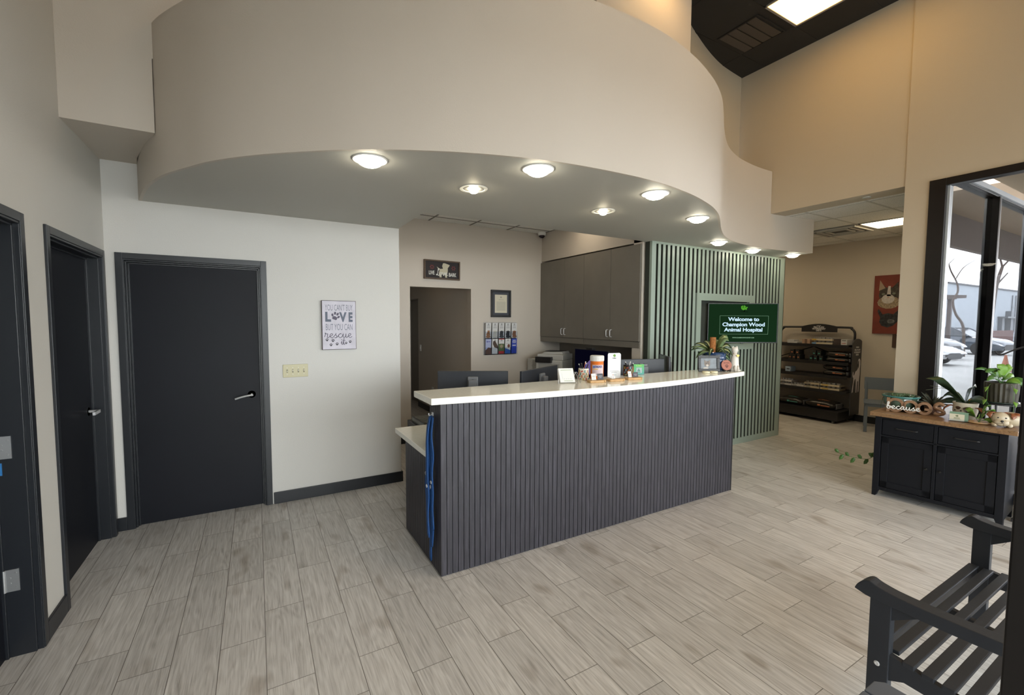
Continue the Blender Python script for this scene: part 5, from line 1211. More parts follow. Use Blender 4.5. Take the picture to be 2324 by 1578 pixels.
# name board
nb = MB().prism([(.30, 1.50), (.87, 1.50), (.87, 1.60)] + [(.87 - .57 * k / 10, 1.60 + .045 * math.sin(PI * k / 10)) for k in range(1, 10)] + [(.30, 1.60)], .455, .475, 'x').build('name_board', SHB, r)
NB = lambda y, z: Mx((.4545, y, z), (0, -1, 0), (0, 0, 1))
WT = mat('white_print', (.80, .80, .80), .5)
m = MB(); m.text('PRO PLAN', .036, NB(.585, 1.585), bold=.0006, th=.0004); m.text('VETERINARY', .038, NB(.585, 1.555), bold=.0006, th=.0004); m.text('DIETS', .034, NB(.585, 1.525), bold=.0006, th=.0004); m.text('PURINA', .020, NB(.585, 1.612), th=.0004)
m.build('name_lettering', WT, nb)
# side board with a white dog picture
sb = MB().prism([(.30, .13), (.62, .13), (.62, 1.33)] + [(.46 + .16 * math.cos(a), 1.33 + .07 * math.sin(a)) for a in [PI * k / 8 for k in range(1, 8)]] + [(.30, 1.33)], -.012, .0, 'y').build('side_board', mat('charcoal_side_board', (.045, .045, .05), .4), r)
SBM = lambda x, z: Mx((x, -.0125, z), (1, 0, 0), (0, 0, 1))
m = MB(); m.text('PURINA', .030, SBM(.46, 1.26), th=.0004, bold=.0006); m.text('PRO PLAN', .042, SBM(.46, 1.215), th=.0004, bold=.0006); m.text('VETERINARY', .038, SBM(.46, 1.175), th=.0004, bold=.0006); m.text('DIETS', .038, SBM(.46, 1.135), th=.0004, bold=.0006); m.build('side_lettering', WT, sb)
m = MB(); m.prism([(.34, .86), (.36, .84), (.365, .79), (.39, .80), (.43, .86), (.47, .87), (.50, .90), (.50, 1.02), (.515, 1.06), (.55, 1.07), (.58, 1.04), (.585, .97), (.575, .90), (.58, .80), (.565, .70), (.565, .52), (.545, .50), (.535, .52), (.54, .68), (.52, .70), (.505, .68), (.49, .50), (.465, .50), (.455, .66), (.44, .74), (.41, .72), (.38, .66), (.365, .52), (.335, .50), (.33, .53), (.35, .62), (.37, .70), (.36, .76), (.345, .76), (.33, .80)], 0, .0006, 'z', SBM(0, 0))
m.build('white_dog_picture', mat('dog_picture_white', (.80, .76, .80), .6), sb)
m = MB(); m.prism([(.495, .95), (.51, 1.03), (.53, 1.03), (.53, .93), (.51, .90)], .0006, .001, 'z', SBM(0, 0)); m.build('dog_ear_picture', mat('charcoal_fur', (.022, .024, .027), .8), sb)
for y in (.12, 1.2):
    for x in (.06, .5): MB().cyl((x, y - .012, .025), (x, y + .012, .025), .025, 14).build('castor', mat('grey_castor', (.12, .12, .12), .4), r)
# goods on the rack
def pouchbag(loc, L, D, H, m_, label, accent, grp, rz=0, band=True):
    """a pillow-shaped bag lying flat, printed front towards -x; L along y, D along x"""
    r = thing('food_bag', label, 'pet food bag', loc, rz, group=grp)
    m = MB(); n = 10; k2 = 14; rings = []
    for i in range(n + 1):
        v = -L / 2 + L * i / n; q = max(.30, (1 - abs(2 * v / L) ** 7)); ring = []
        for j in range(k2):
            a = 2 * PI * j / k2; ca, sa = math.cos(a), math.sin(a)
            x = D / 2 * (abs(ca) ** .5) * (1 if ca > 0 else -1) * (.90 + .10 * q); z = H / 2 + H / 2 * (abs(sa) ** .75) * (1 if sa > 0 else -1) * (q if sa > 0 else q ** .4)
            ring.append(m.bm.verts.new((x, v, max(0, z))))
        rings.append(ring)
    for i in range(n):
        for j in range(k2): m.bm.faces.new((rings[i][j], rings[i][(j + 1) % k2], rings[i + 1][(j + 1) % k2], rings[i + 1][j]))
    m.bm.faces.new(rings[0][::-1]); m.bm.faces.new(rings[-1]); m.build('bag_body', m_, r, smooth=True)
    FX = Mx((-D / 2 - .001, 0, 0), (0, -1, 0), (0, 0, 1))
    m = MB(); m.box(-.02, .02, H * .38, H * .60, 0, .0015, M=FX); m.box(.028, L * .36, H * .38, H * .50, 0, .0015, M=FX); m.build('bag_print', accent, r)
    if band: MB().tube(spline([(0, -L * .22, H * .96), (-D * .1, 0, H * 1.06), (0, L * .22, H * .96)], 5), .006, 6, flat=.5).build('carry_strap', accent, r)
    box(-D * .30, D * .30, -L / 2 - .012, -L / 2 + .012, H * .1, H * .75).build('end_seal', mat('grey_bag_end', (.12, .125, .14), .35), r, bevel=.004)
BAGM = mat('black_glossy_bag', (.020, .018, .017), .25, bump=.3, bscale=30); COP = mat('copper_print', (.45, .16, .07), .5); TEA = mat('teal_print', (.06, .30, .26), .5)
gx = 8.17
g_ = 'black food bags on the rack'
pouchbag((gx + .36, 3.70, 1.0057), .34, .20, .075, BAGM, 'black food bag with copper print on the second shelf, lower of two', COP, g_, band=False)
pouchbag((gx + .36, 3.70, 1.084), .34, .20, .10, BAGM, 'black food bag with copper print on the second shelf, upper of two', COP, g_)
pouchbag((gx + .36, 3.73, .7757), .34, .20, .085, BAGM, 'black food bag with copper print on the third shelf, lower of two', COP, g_, band=False)
pouchbag((gx + .36, 3.73, .863), .34, .20, .10, BAGM, 'black food bag with copper print on the third shelf, upper of two', COP, g_, band=False)
pouchbag((gx + .26, 3.86, .2055), .46, .34, .13, BAGM, 'black food bag with copper print on the rack base, nearer the side board', COP, g_)
pouchbag((gx + .26, 4.36, .2055), .44, .34, .12, BAGM, 'black food bag with teal print on the rack base, nearer the green slats', TEA, g_)
def carton(name, loc, L, D, H, m_, label, grp, stripe=None, sp=None, cat='box', lids=None):
    r = thing(name, label, cat, loc, group=grp)
    box(-D / 2, D / 2, -L / 2, L / 2, 0, H).build('carton_body', m_, r, bevel=.002)
    if stripe: box(-D / 2 - .001, -D / 2, sp[0], sp[1], H * sp[2], H * sp[3]).build('carton_print', stripe, r)
    if lids:
        n, m2 = lids
        for k in range(n):
            y = -L / 2 + L * (k + .5) / n; 
            MB().lathe([(L / n * .44, H), (L / n * .46, H + .004), (L / n * .46, H + .026), (L / n * .40, H + .030), (0, H + .030)], c=(-D * .2, y, 0), n=14).build('can', m2, r)
    return r
CRB = mat('cream_carton', (.50, .44, .32), .6); YEL = mat('yellow_print', (.50, .33, .05), .6); BLU = mat('blue_print', (.10, .25, .50), .6); TIN = mat('tin_can', (.34, .34, .35), .35, metal=.4); WHC = mat('white_carton', (.50, .50, .50), .6); DKX = mat('dark_carton', (.05, .035, .03), .5); BLC = mat('black_carton', (.016, .018, .018), .4)
z1 = 1.2955; G1 = 'cartons on the top shelf'
carton('can_tray', (gx + .36, 3.93, z1), .32, .22, .030, CRB, 'cream tray of cans with blue corner print, lower left on the top shelf', G1, BLU, (.09, .155, .1, .95), lids=(5, TIN))
carton('can_tray', (gx + .36, 3.93, z1 + .061), .32, .22, .030, CRB, 'cream tray of cans with yellow corner print, upper on the top shelf', G1, YEL, (.09, .155, .1, .95), lids=(5, TIN))
carton('carton', (gx + .36, 3.70, z1), .10, .22, .048, DKX, 'dark brown carton, lower, between cream trays and white cartons', G1)
carton('carton', (gx + .36, 3.70, z1 + .049), .10, .22, .048, DKX, 'dark brown carton, upper, between cream trays and white cartons', G1)
carton('carton', (gx + .36, 3.60, z1), .09, .22, .046, WHC, 'white carton with red print at the right end of the top shelf, lower', G1, mat('red_print', (.40, .08, .05), .6), (-.03, .03, .5, .7))
carton('carton', (gx + .36, 3.60, z1 + .047), .09, .22, .046, WHC, 'white carton with black print at the right end of the top shelf, upper', G1, BLACK, (-.03, .03, .5, .7))
PKC = mat('pinkish_tan_carton', (.42, .28, .20), .6)
for k, s_ in enumerate(('bottom', 'middle', 'top')): carton('carton', (gx + .34, 4.19, z1 + .026 * k), .13, .16, .025, PKC, 'flat pinkish carton, %s of three stacked left of the cream trays' % s_, G1, DKX, (-.02, .02, .2, .8))
carton('carton', (gx + .34, 4.42, z1), .17, .16, .028, WHC, 'white flat carton at the left end of the top shelf, lower', G1); carton('carton', (gx + .34, 4.45, z1 + .029), .12, .16, .030, WHC, 'white flat carton at the left end of the top shelf, upper', G1)
z2 = 1.0055; G2 = 'small black cartons on the second shelf'
for y, z, c, t_ in ((4.44, 0, COP, 'bottom row, first from the left'), (4.375, 0, COP, 'bottom row, second from the left'), (4.30, 0, COP, 'bottom row, third from the left'), (4.41, .088, COP, 'top row, left, copper print'), (4.32, .088, COP, 'top row, right, copper print'),
                    (4.09, 0, TEA, 'bottom row, first of the teal ones'), (4.02, 0, TEA, 'bottom row, second of the teal ones'), (3.935, 0, TEA, 'bottom row, third of the teal ones'), (4.045, .088, TEA, 'top row, left, teal print'), (3.965, .088, TEA, 'top row, right, teal print')):
    w_ = .055 if z == 0 else .06
    o = carton('small_carton', (gx + .33, y, z2 + z), w_, .17, .086, BLC, 'small black carton on the second shelf, ' + t_, G2, c, (-.014, .014, .35, .55))
z3 = .7755
carton('small_carton', (gx + .33, 4.47, z3), .09, .17, .09, mat('pale_blue_carton', (.28, .36, .45), .5), 'pale blue carton at the left end of the third shelf', None, BLACK, (-.03, .02, .4, .6))
z4 = .5205; G4 = 'trays of cans on the fourth shelf'
for y, L, k, lab, st in ((4.50, .20, 0, 'lower, first from the left', WHC), (4.50, .20, 1, 'upper, first from the left', WHC), (4.29, .20, 0, 'second from the left', WHC), (4.06, .24, 0, 'lower, third from the left', CRB), (4.06, .24, 1, 'upper, third from the left', CRB), (3.78, .29, 0, 'lower, at the right end', YEL), (3.78, .29, 1, 'upper, at the right end', YEL)):
    carton('can_tray', (gx + .36, y, z4 + k * .063), L, .22, .030, WHC if st is WHC else CRB, 'tray of silver cans on the fourth shelf, ' + lab, G4, st if st is YEL else GRP, (.02, L * .42, .2, .8), lids=(4, TIN))
# chair
CHM = mat('blue_grey_painted_wood', (.15, .185, .23), .45)
r = thing('chair', 'blue-grey slatted wooden chair against the shop wall', 'chair', (8.04, 3.10, 0), math.radians(22))
# local x: towards the back wall, y: to the left seen from the front
box(-.02, .02, -.02, .02, 0, .435).build('leg', CHM, r, bevel=.003); box(-.02, .02, -.44, -.40, 0, .435).build('leg', CHM, r, bevel=.003)
for y in (0, -.42): MB().tube([(.50, y, 0), (.42, y, .42), (.46, y, .80)], .020, 8).build('rear_leg', CHM, r, smooth='auto')
m = MB(); m.box(-.02, .44, -.44, .02, .395, .435); m.build('seat_rail', CHM, r, bevel=.003)
for k in range(5): box(-.03 + k * .092, .052 + k * .092, -.45, .03, .436, .452).build('seat_slat', CHM, r, bevel=.002)
box(.435, .455, -.45, .03, .61, .80).build('backrest', CHM, r, bevel=.004)
# ================================================================== CABINET BY THE WINDOW
CBM = mat('navy_black_cabinet_paint', (.005, .006, .009), .5, spec=.25)
OAKT = wood_mat('warm_oak_top', (.14, .075, .032), (.30, .175, .085), (22, 2.2, 22), .4)
CZ = math.atan2(-.9973, .073)
r = thing('sideboard', 'black sideboard with an oak top in front of the window, two doors and two drawers', 'sideboard', (5.154, 1.907, 0), CZ)
W = .865; Dp = .42
MB().box(.0, .05, .008, Dp, .06, .775).box(W - .05, W, .008, Dp, .06, .775).box(.05, W - .05, .03, Dp, .075, .775).build('carcass', CBM, r, bevel=.002)
for x0, x1, s_ in ((0, .05, 1), (W - .05, W, -1)):
    for y0 in (0, Dp - .05):
        m = MB(); a, b = (x0, x1) if s_ > 0 else (x1, x0)
        m.prism([(a, 0), (a + s_ * .028, 0), (a + s_ * .05, .06), (a + s_ * .05, .075), (a, .075)], y0, y0 + .05, 'y'); m.build('leg', CBM, r)
MB().box(0, W, .0, .02, .062, .095).box(0, W, .0, .02, .755, .775).box(W / 2 - .012, W / 2 + .012, 0, .02, .095, .755).box(.05, W - .05, 0, .02, .585, .60).box(0, .05, -.002, .02, .062, .775).box(W - .05, W, -.002, .02, .062, .775).build('face_frame', CBM, r, bevel=.0015)
for x0, x1 in ((.055, W / 2 - .016), (W / 2 + .016, W - .055)):
    d = box(x0, x1, .004, .03, .604, .751).build('drawer', CBM, r, bevel=.002)
    xm = (x0 + x1) / 2; MB().tube(spline([(xm - .07, .004, .68), (xm - .065, -.018, .68), (xm + .065, -.018, .68), (xm + .07, .004, .68)], 3), .005, 8).build('pull', BLACK, d)
    hs = x1 - .03 if x0 < .1 else x0 + .03
    d = MB().box(x0, x1, .012, .03, .098, .582).box(x0, x0 + .055, .004, .012, .098, .582).box(x1 - .055, x1, .004, .012, .098, .582).box(x0, x1, .004, .012, .098, .155).box(x0, x1, .004, .012, .525, .582).build('door', CBM, r, bevel=.0015)
    MB().lathe([(.004, 0), (.006, .012), (.012, .018), (.010, .026), (0, .028)], n=14, M=Matrix.Translation((hs, .004, .36)) @ Matrix.Rotation(PI / 2, 4, 'X')).build('knob', mat('black_knob', (.01, .01, .01), .25), d, smooth='auto')
box(-.038, W + .052, -.03, Dp + .02, .775, .812).build('top', OAKT, r, bevel=.004)
# frame of reference on the cabinet top
CM_ = Matrix.Translation((5.154, 1.907, .8125)) @ Matrix.Rotation(CZ, 4, 'Z')
def on(x, y): return tuple(CM_ @ Vector((x, y, 0)))
def soil(r, R, z): MB().lathe([(R, z), (0, z + .008)], n=20).build('soil', mat('dark_soil', (.02, .014, .01), .95), r)
# green bowl with succulents
r = thing('potted_plant', 'green and brown glazed bowl of small succulents at the left end of the sideboard', 'potted plant', on(.105, .30))
r.scale = (1.15, 1.15, 1.28)
MB().lathe([(.055, 0), (.085, .012), (.115, .045), (.122, .075), (.118, .098), (.124, .108), (.128, .114), (.120, .116), (.112, .106), (.108, .095), (0, .094)], n=48).build('glazed_bowl', mat('green_brown_glaze', (.055, .085, .06), .12, var=.5, vscale=14, coat=.7), r, smooth='auto')
MB().lathe([(.124, .104), (.1285, .114), (.124, .117), (.119, .114)], n=48, closed=True).build('glazed_rim', mat('turquoise_glaze', (.04, .15, .14), .12), r, smooth=True)
soil(r, .108, .096)
SUC = mat('succulent_green', (.09, .15, .07), .6, var=.3, vscale=60); rr = random.Random(11)
for k in range(16):
    a = rr.random() * 6.28; q = rr.random() * .075; c = Vector((q * math.cos(a), q * math.sin(a), .098))
    m = MB()
    for j in range(7):
        b = 2 * PI * j / 7 + rr.random(); m.tube([c, c + Vector((math.cos(b) * .010, math.sin(b) * .010, .014)), c + Vector((math.cos(b) * .024, math.sin(b) * .024, .022 + .010 * rr.random()))], .0042, 5, r1=.001)
    m.build('rosette', SUC, r, smooth=True)
# "because DOGS" wooden sign
SW = wood_mat('carved_brown_wood', (.15, .075, .035), (.30, .17, .09), (4, 4, 20), .55)
r = thing('word_sign', 'carved wooden word sign with white script, standing on the sideboard beside the green bowl', 'sign', on(.228, .175), CZ + .18)
r.scale = (.93, .93, .93)
m = MB()
def ring(m, cx, cz, a, b, t_, d0, d1, n=26):
    V = []
    for k in range(n):
        th = 2 * PI * k / n; V.append([m.bm.verts.new((cx + (a - o_) * math.cos(th), y, cz + (b - o_) * math.sin(th))) for o_, y in ((0, d0), (0, d1), (t_, d1), (t_, d0))])
    for k in range(n):
        for i in range(4): m.bm.faces.new((V[k][i], V[k][(i + 1) % 4], V[(k + 1) % n][(i + 1) % 4], V[(k + 1) % n][i]))
ring(m, -.135, .072, .072, .072, .026, 0, .038); m.box(-.205, -.180, 0, .038, .0, .142)
ring(m, -.02, .066, .062, .066, .024, 0, .038)
ring(m, .085, .064, .058, .064, .024, 0, .038); m.box(.085, .14, .0, .038, .045, .066)
m.tube(spline([(.225, .019, .108), (.195, .019, .126), (.168, .019, .112), (.165, .019, .086), (.195, .019, .068), (.222, .019, .048), (.218, .019, .028), (.185, .019, .018), (.155, .019, .028)], 5), .0165, 8)
m.build('carved_letters', SW, r, smooth='auto')
m = MB(); script(m, 'because', .033, Mx((-.075, -.006, .030), (1, 0, 0), (0, 0, 1)), .0046, xs=1.35); m.build('white_script', mat('white_paint', (.7, .7, .66), .6), r, smooth=True)
# terracotta pot with a dark spiky plant
r = thing('potted_plant', 'small pink clay pot with a dark spiky plant behind the wooden word sign', 'potted plant', on(.335, .32))
MB().lathe([(.045, 0), (.058, .05), (.062, .075), (.058, .078), (.054, .07), (0, .068)], n=30).build('clay_pot', mat('dusty_pink_clay', (.24, .15, .12), .7), r, smooth='auto'); soil(r, .054, .070)
SPK = mat('dark_olive_leaf', (.035, .038, .024), .5, var=.3, vscale=30); rr = random.Random(4)
for k in range(26):
    a = 2 * PI * k / 26 * 3.7; el = .2 + .9 * rr.random(); L = .13 + .05 * rr.random(); d = Vector((math.cos(a) * math.cos(el), math.sin(a) * math.cos(el), math.sin(el)))
    b = Vector((0, 0, .07)); MB().leaf([b, b + d * L * .35, b + d * L * .7 - Vector((0, 0, .006)), b + d * L - Vector((0, 0, .02))], .0125, up=(-.8, -.4, .5), shape=lambda t: 1 - t ** 2 * .95).build('spiky_leaf', SPK, r, smooth=True)
# cow mug pot with orchid leaves
r = thing('potted_plant', 'white ceramic puppy-face pot with brown patches holding an orchid with broad leaves', 'potted plant', on(.56, .27), CZ)
pt = MB().lathe([(.056, 0), (.072, .03), (.082, .075), (.080, .12), (.084, .150), (.080, .152), (.076, .14), (0, .138)], n=40).build('ceramic_pot', mat('off_white_ceramic', (.50, .45, .36), .35), r, smooth='auto'); soil(r, .076, .139)
def blob(m, az, z, w_, h_, R, n=16, th=.0025):
    pts = []
    for k in range(n):
        t = 2 * PI * k / n; pts.append((az + w_ / R * math.cos(t) * (1 + .2 * math.sin(3 * t)), z + h_ * math.sin(t)))
    V = [[m.bm.verts.new(((R + o_) * math.cos(a), (R + o_) * math.sin(a), z_)) for a, z_ in pts] for o_ in (-.001, th)]
    m.bm.faces.new(V[1]); m.bm.faces.new(V[0][::-1])
    for k in range(n): m.bm.faces.new((V[0][k], V[0][(k + 1) % n], V[1][(k + 1) % n], V[1][k]))
f0 = -PI / 2 - .35
m = MB(); blob(m, f0 + .75, .095, .030, .026, .083); blob(m, f0 - .05, .105, .018, .014, .083); m.build('dark_patches', mat('dark_brown_glaze', (.05, .025, .015), .3), pt)
for s_, a in ((-1, f0 - .95), (1, f0 + 1.5)):
    n_ = Vector((math.cos(a), math.sin(a), 0)); MB().leaf([n_ * .07 + Vector((0, 0, .115)), n_ * .10 + Vector((0, 0, .112)), n_ * .13 + Vector((0, 0, .085)), n_ * .14 + Vector((0, 0, .06))], .022, th=.004).build('ear', mat('rust_brown_glaze', (.18, .06, .02), .35), pt, smooth=True)
m = MB(); blob(m, f0 - .1, .055, .008, .006, .080, th=.005); blob(m, f0 - .35, .082, .005, .005, .083, th=.004); blob(m, f0 + .2, .082, .005, .005, .083, th=.004); m.build('face', BLACK, pt)
ORL = mat('orchid_leaf', (.020, .050, .022), .3, coat=.3)
for dx, dy, L, rs, dr, wd in ((-1, -.1, .27, .20, .0, .036), (-.55, .2, .18, .12, .10, .030), (1, .1, .22, .07, .05, .036), (-.9, .5, .26, .03, .09, .032), (.8, -.5, .20, .10, .10, .032), (.2, .9, .16, .16, .02, .03)):
    MB().leaf(arch((0, 0, .14), (dx, dy, 0), L, rs, dr, 9), wd, fold=.3, th=.0016, up=(-.8, -.4, .45)).build('broad_leaf', ORL, r, smooth=True)
MB().leaf([(.02, 0, .14), (.03, -.01, .18), (.06, -.02, .19)], .010).build('yellow_tag', mat('yellow_tag', (.65, .42, .02), .5), r)
for k, (a, b) in enumerate((((.02, .0, .14), (-.28, .05, .22)), ((.0, .0, .14), (-.26, .08, .26)))): MB().tube(spline([a, ((a[0] + b[0]) / 2, (a[1] + b[1]) / 2, a[2] + .11), b], 5), .002, 5).build('aerial_root', mat('grey_green_root', (.16, .18, .12), .7), r)
# card in acrylic holder
r = thing('card_holder', 'clear acrylic holder with a cream and green business card on the sideboard', 'card holder', on(.555, .09), CZ + .12)
MB().box(-.065, .065, .0, .004, 0, .082, M=Matrix.Rotation(-.2, 4, 'X')).box(-.065, .065, -.03, .01, 0, .004).box(-.065, .065, -.03, -.026, 0, .022).build('holder', glass('clear_acrylic', (.90, .92, .95)), r)
c = box(-.058, .058, -.003, -.001, .006, .082, M=Matrix.Rotation(-.2, 4, 'X')).build('green_card', mat('sage_card', (.15, .25, .17), .6), r)
c = box(-.058, .035, -.006, -.004, .004, .062, M=Matrix.Rotation(-.2, 4, 'X')).build('cream_card', mat('cream_card', (.55, .52, .40), .6), r)
KM = Matrix.Rotation(-.2, 4, 'X') @ Mx((-.012, -.0062, 0), (1, 0, 0), (0, 0, 1))
m = MB()
for k in range(12): ell(m, .010 * math.cos(k * 2.4) * (k / 12) ** .5, .046 + .007 * math.sin(k * 2.4) * (k / 12) ** .5, .0025, .0025, KM)
m.box(-.018, .018, .026, .031, 0, .0005, M=KM); m.box(-.022, .022, .019, .021, 0, .0005, M=KM); m.build('printed_text', mat('olive_print', (.10, .14, .06), .6), c)
# pothos cutting on a wooden dish
POT = mat('pothos_green', (.13, .26, .035), .35, var=.3, vscale=20); POT2 = mat('pothos_dark_green', (.05, .13, .025), .35, var=.3, vscale=20)
r = thing('potted_plant', 'small bright green pothos sprout in a shallow wooden dish on the sideboard', 'potted plant', on(.67, .14), CZ)
MB().lathe([(.05, 0), (.068, .008), (.068, .012), (.0, .010)], n=30, sx=1.2).build('wooden_dish', BAMB, r, smooth='auto')
for dx, dy, L, rs, dr, wd, mm in ((-.4, 0, .09, .11, .02, .026, POT), (.3, .2, .07, .15, 0, .024, POT), (.9, 0, .09, .05, .04, .020, POT), (-.9, .3, .10, .09, .05, .020, POT2), (.1, -.8, .06, .07, .02, .020, POT), (.7, .6, .11, .12, .02, .024, POT)):
    p = arch((0, 0, .008), (dx, dy, 0), L, rs, dr, 8); MB().tube(p[:4], .0018, 5).build('stem', POT2, r); MB().leaf(p[2:], wd, fold=.3, up=(-.8, -.4, .45)).build('leaf', mm, r, smooth=True)
# bulldog figurine
r = thing('dog_figurine', 'small ceramic bulldog lying at the right end of the sideboard, cream with brown patches', 'figurine', on(.815, .125), CZ + .25)
CRC = mat('cream_ceramic', (.45, .38, .27), .35); BRC = mat('rust_ceramic', (.20, .065, .025), .35)
m = MB(); m.ball((.045, .045, .062), .075, .062, .060, n=28, m=18); m.ball((-.02, -.005, .068), .055, .050, .054, n=28, m=18); m.ball((-.02, -.040, .042), .042, .026, .032, n=24, m=14); m.ball((.0, -.046, .040), .026, .022, .026)
for x in (-.055, .03): m.ball((x, -.025, .018), .020, .030, .018)
b = m.build('dog_body', CRC, r, smooth=True)
for s_, x in ((-1, -.068), (1, .034)): MB().leaf([(x * .75, .0, .112), (x + s_ * .008, -.006, .112), (x + s_ * .018, -.016, .090), (x + s_ * .012, -.022, .068)], .020, th=.004).build('ear', BRC, b, smooth=True)
m = MB(); m.ball((.070, .035, .098), .040, .034, .022); m.ball((.010, .020, .107), .018, .020, .014); m.ball((-.045, .010, .105), .020, .020, .013); m.build('brown_patch', BRC, b, smooth=True)
m = MB(); m.ball((-.016, -.067, .055), .010, .006, .008); m.ball((-.038, -.049, .080), .0055, .004, .0055); m.ball((.006, -.051, .080), .0055, .004, .0055); m.build('eyes_and_nose', BLACK, b, smooth=True)
m = MB(); m.tube(spline([(-.016, -.068, .046), (-.02, -.067, .036), (-.045, -.060, .030)], 4), .0014, 5); m.tube(spline([(-.016, -.068, .046), (-.008, -.067, .036), (.012, -.060, .030)], 4), .0014, 5); m.build('mouth_line', mat('dark_brown_glaze', (.05, .025, .015), .3), b)
# ribbed pot on a black stand
r = thing('plant_stand', 'black three-legged metal plant stand on the sideboard holding the ribbed pot', 'plant stand', (5.505, 1.165, .8125))
MB().lathe([(.125, .165), (.130, .168), (.130, .176), (.125, .178), (0, .178)], n=36).build('stand_plate', SHB, r, smooth='auto')
for k in range(3): a = 2 * PI * k / 3 + .5; MB().cyl((.075 * math.cos(a), .075 * math.sin(a), 0), (.085 * math.cos(a), .085 * math.sin(a), .166), .008, 8).build('leg', SHB, r)
r = thing('potted_plant', 'dark ribbed pot of bright green pothos on the black stand by the window', 'potted plant', (5.505, 1.165, .991))
m = MB(); n = 44; rings = []
for z, R in ((.0, .088), (.012, .096), (.09, .102), (.165, .104), (.175, .103), (.175, .095), (.155, .093)):
    rings.append([m.bm.verts.new(((R + .0025 * (1 if i % 2 else -1) * (1 if 0 < z < .17 and R > .095 else 0)) * math.cos(2 * PI * i / n), (R + .0025 * (1 if i % 2 else -1) * (1 if 0 < z < .17 and R > .095 else 0)) * math.sin(2 * PI * i / n), z)) for i in range(n)])
for k in range(len(rings) - 1):
    for i in range(n): m.bm.faces.new((rings[k][i], rings[k][(i + 1) % n], rings[k + 1][(i + 1) % n], rings[k + 1][i]))
m.bm.faces.new(rings[0][::-1]); m.bm.faces.new(rings[-1])
m.build('ribbed_pot', mat('dark_olive_brown_glaze', (.028, .024, .012), .5, var=.4, vscale=12), r); MB().lathe([(.105, 0), (.112, .004), (.112, .012), (.10, .012)], n=36, closed=True).build('saucer', mat('dark_green_saucer', (.02, .035, .03), .15), r, smooth=True)
for i, (a, b, L, rs, dr, wd) in enumerate(((-.1, 0, .05, .15, 0, .050), (.6, .2, .12, .16, 0, .026), (-.7, .1, .13, .13, .02, .030), (-1, -.2, .17, .10, .06, .022), (-.9, .3, .19, .15, .02, .014), (1, -.4, .16, .05, .03, .038), (.4, -.7, .11, .07, .05, .024), (.9, .2, .14, .10, .03, .022), (0, .8, .10, .12, 0, .03), (-.5, -.6, .12, .10, .04, .022))):
    d = rt * a + Vector((.5, .866, 0)) * b; p = arch((0, 0, .150), d, L, rs, dr, 9)
    MB().tube(p[:4], .002, 5).build('stem', POT2, r); MB().leaf(p[2:], wd, fold=.3, up=(-.8, -.4, .45)).build('leaf', POT if i in (0, 1, 6, 7) else POT2, r, smooth=True)
for i, (a, b) in enumerate(((-1.0, -.1), (-.25, -.9), (.5, -.9))):
    d = (rt * a + Vector((.5, .866, 0)) * b).normalized(); pth = spline([d * .09 + Vector((0, 0, .17)), d * .125 + Vector((0, 0, .14)), d * .135 + Vector((0, 0, .03)), d * .14 + Vector((0, 0, -.09))], 4)
    MB().tube(pth, .0018, 5).build('trailing_stem', POT2, r)
    for q in (4, 8, 12):
        if q < len(pth): MB().leaf([pth[q], pth[q] + d * .02 + Vector((0, 0, -.012)), pth[q] + d * .03 + Vector((0, 0, -.045))], .015, fold=.2).build('trailing_leaf', POT, r, smooth=True)
# hook pole by the window
r = thing('hook_stand', 'black metal pole with a curled hook and curved feet, right of the sideboard', 'plant hook', (5.50, .955, 0))
MB().cyl((0, 0, .02), (0, 0, 1.44), .010, 10).build('pole', SHB, r, smooth='auto')
MB().box(-.03, .03, -.03, .03, .05, .72).build('pedestal', SHB, r, bevel=.006)
for k, (dx, dy) in enumerate(((-.02, .09), (-.09, -.05), (.09, -.05))): MB().prism([(0, .10), (.03, .07), (.055, .025), (.09, 0), (.10, 0), (.10, .02), (.06, .06), (.0, .16)], -.012, .012, 'y', M=Matrix.Rotation(math.atan2(dy, dx), 4, 'Z')).build('foot', SHB, r)
MB().tube(spline([(0, 0, 1.44), (.0, .03, 1.475), (.0, .09, 1.475), (.0, .16, 1.44), (.0, .215, 1.405), (.0, .245, 1.405), (.0, .262, 1.43)], 6), .0065, 8).build('hook', SHB, r, smooth=True)
MB().tube([(-.034, .012 * math.cos(a), .655 + .018 * math.sin(a)) for a in [2 * PI * k / 14 for k in range(14)]], .003, 6, closed=True).build('ring_pull', CHROME, r, label='chrome ring')
# pothos vine lying out past the sideboard
r = thing('pothos_vine', 'trailing green pothos vine reaching out past the left end of the sideboard', 'plant', tuple(Vector(on(.105, .30)) + Vector((0, .02, 0))))
pth = spline([(.0, .02, .122), (.06, .10, .150), (.115, .175, .05), (.115, .185, -.25), (.05, .18, -.46), (-.12, .16, -.515), (-.20, .24, -.52), (-.21, .34, -.515), (-.215, .42, -.50)], 6)
MB().tube(pth, .0018, 5).build('stem', POT2, r)
for i, q in enumerate((25, 28, 31, 34, 37, 40, 43, 46)):
    q = min(q, len(pth) - 1); s_ = 1 if i % 2 else -1; p = pth[q]
    MB().leaf([p, p + Vector((-.006, .008, s_ * .014)), p + Vector((-.012, .018, s_ * .036 - .004)), p + Vector((-.014, .030, s_ * .048 - .012))], .017, up=(-1, -.3, 0), fold=.2).build('leaf', POT2, r, smooth=True)

# ================================================================== BENCH
r = thing('bench', 'charcoal slatted wooden garden bench with curved arms, seen end-on at the lower right', 'bench', (2.112, .775, 0), 0)
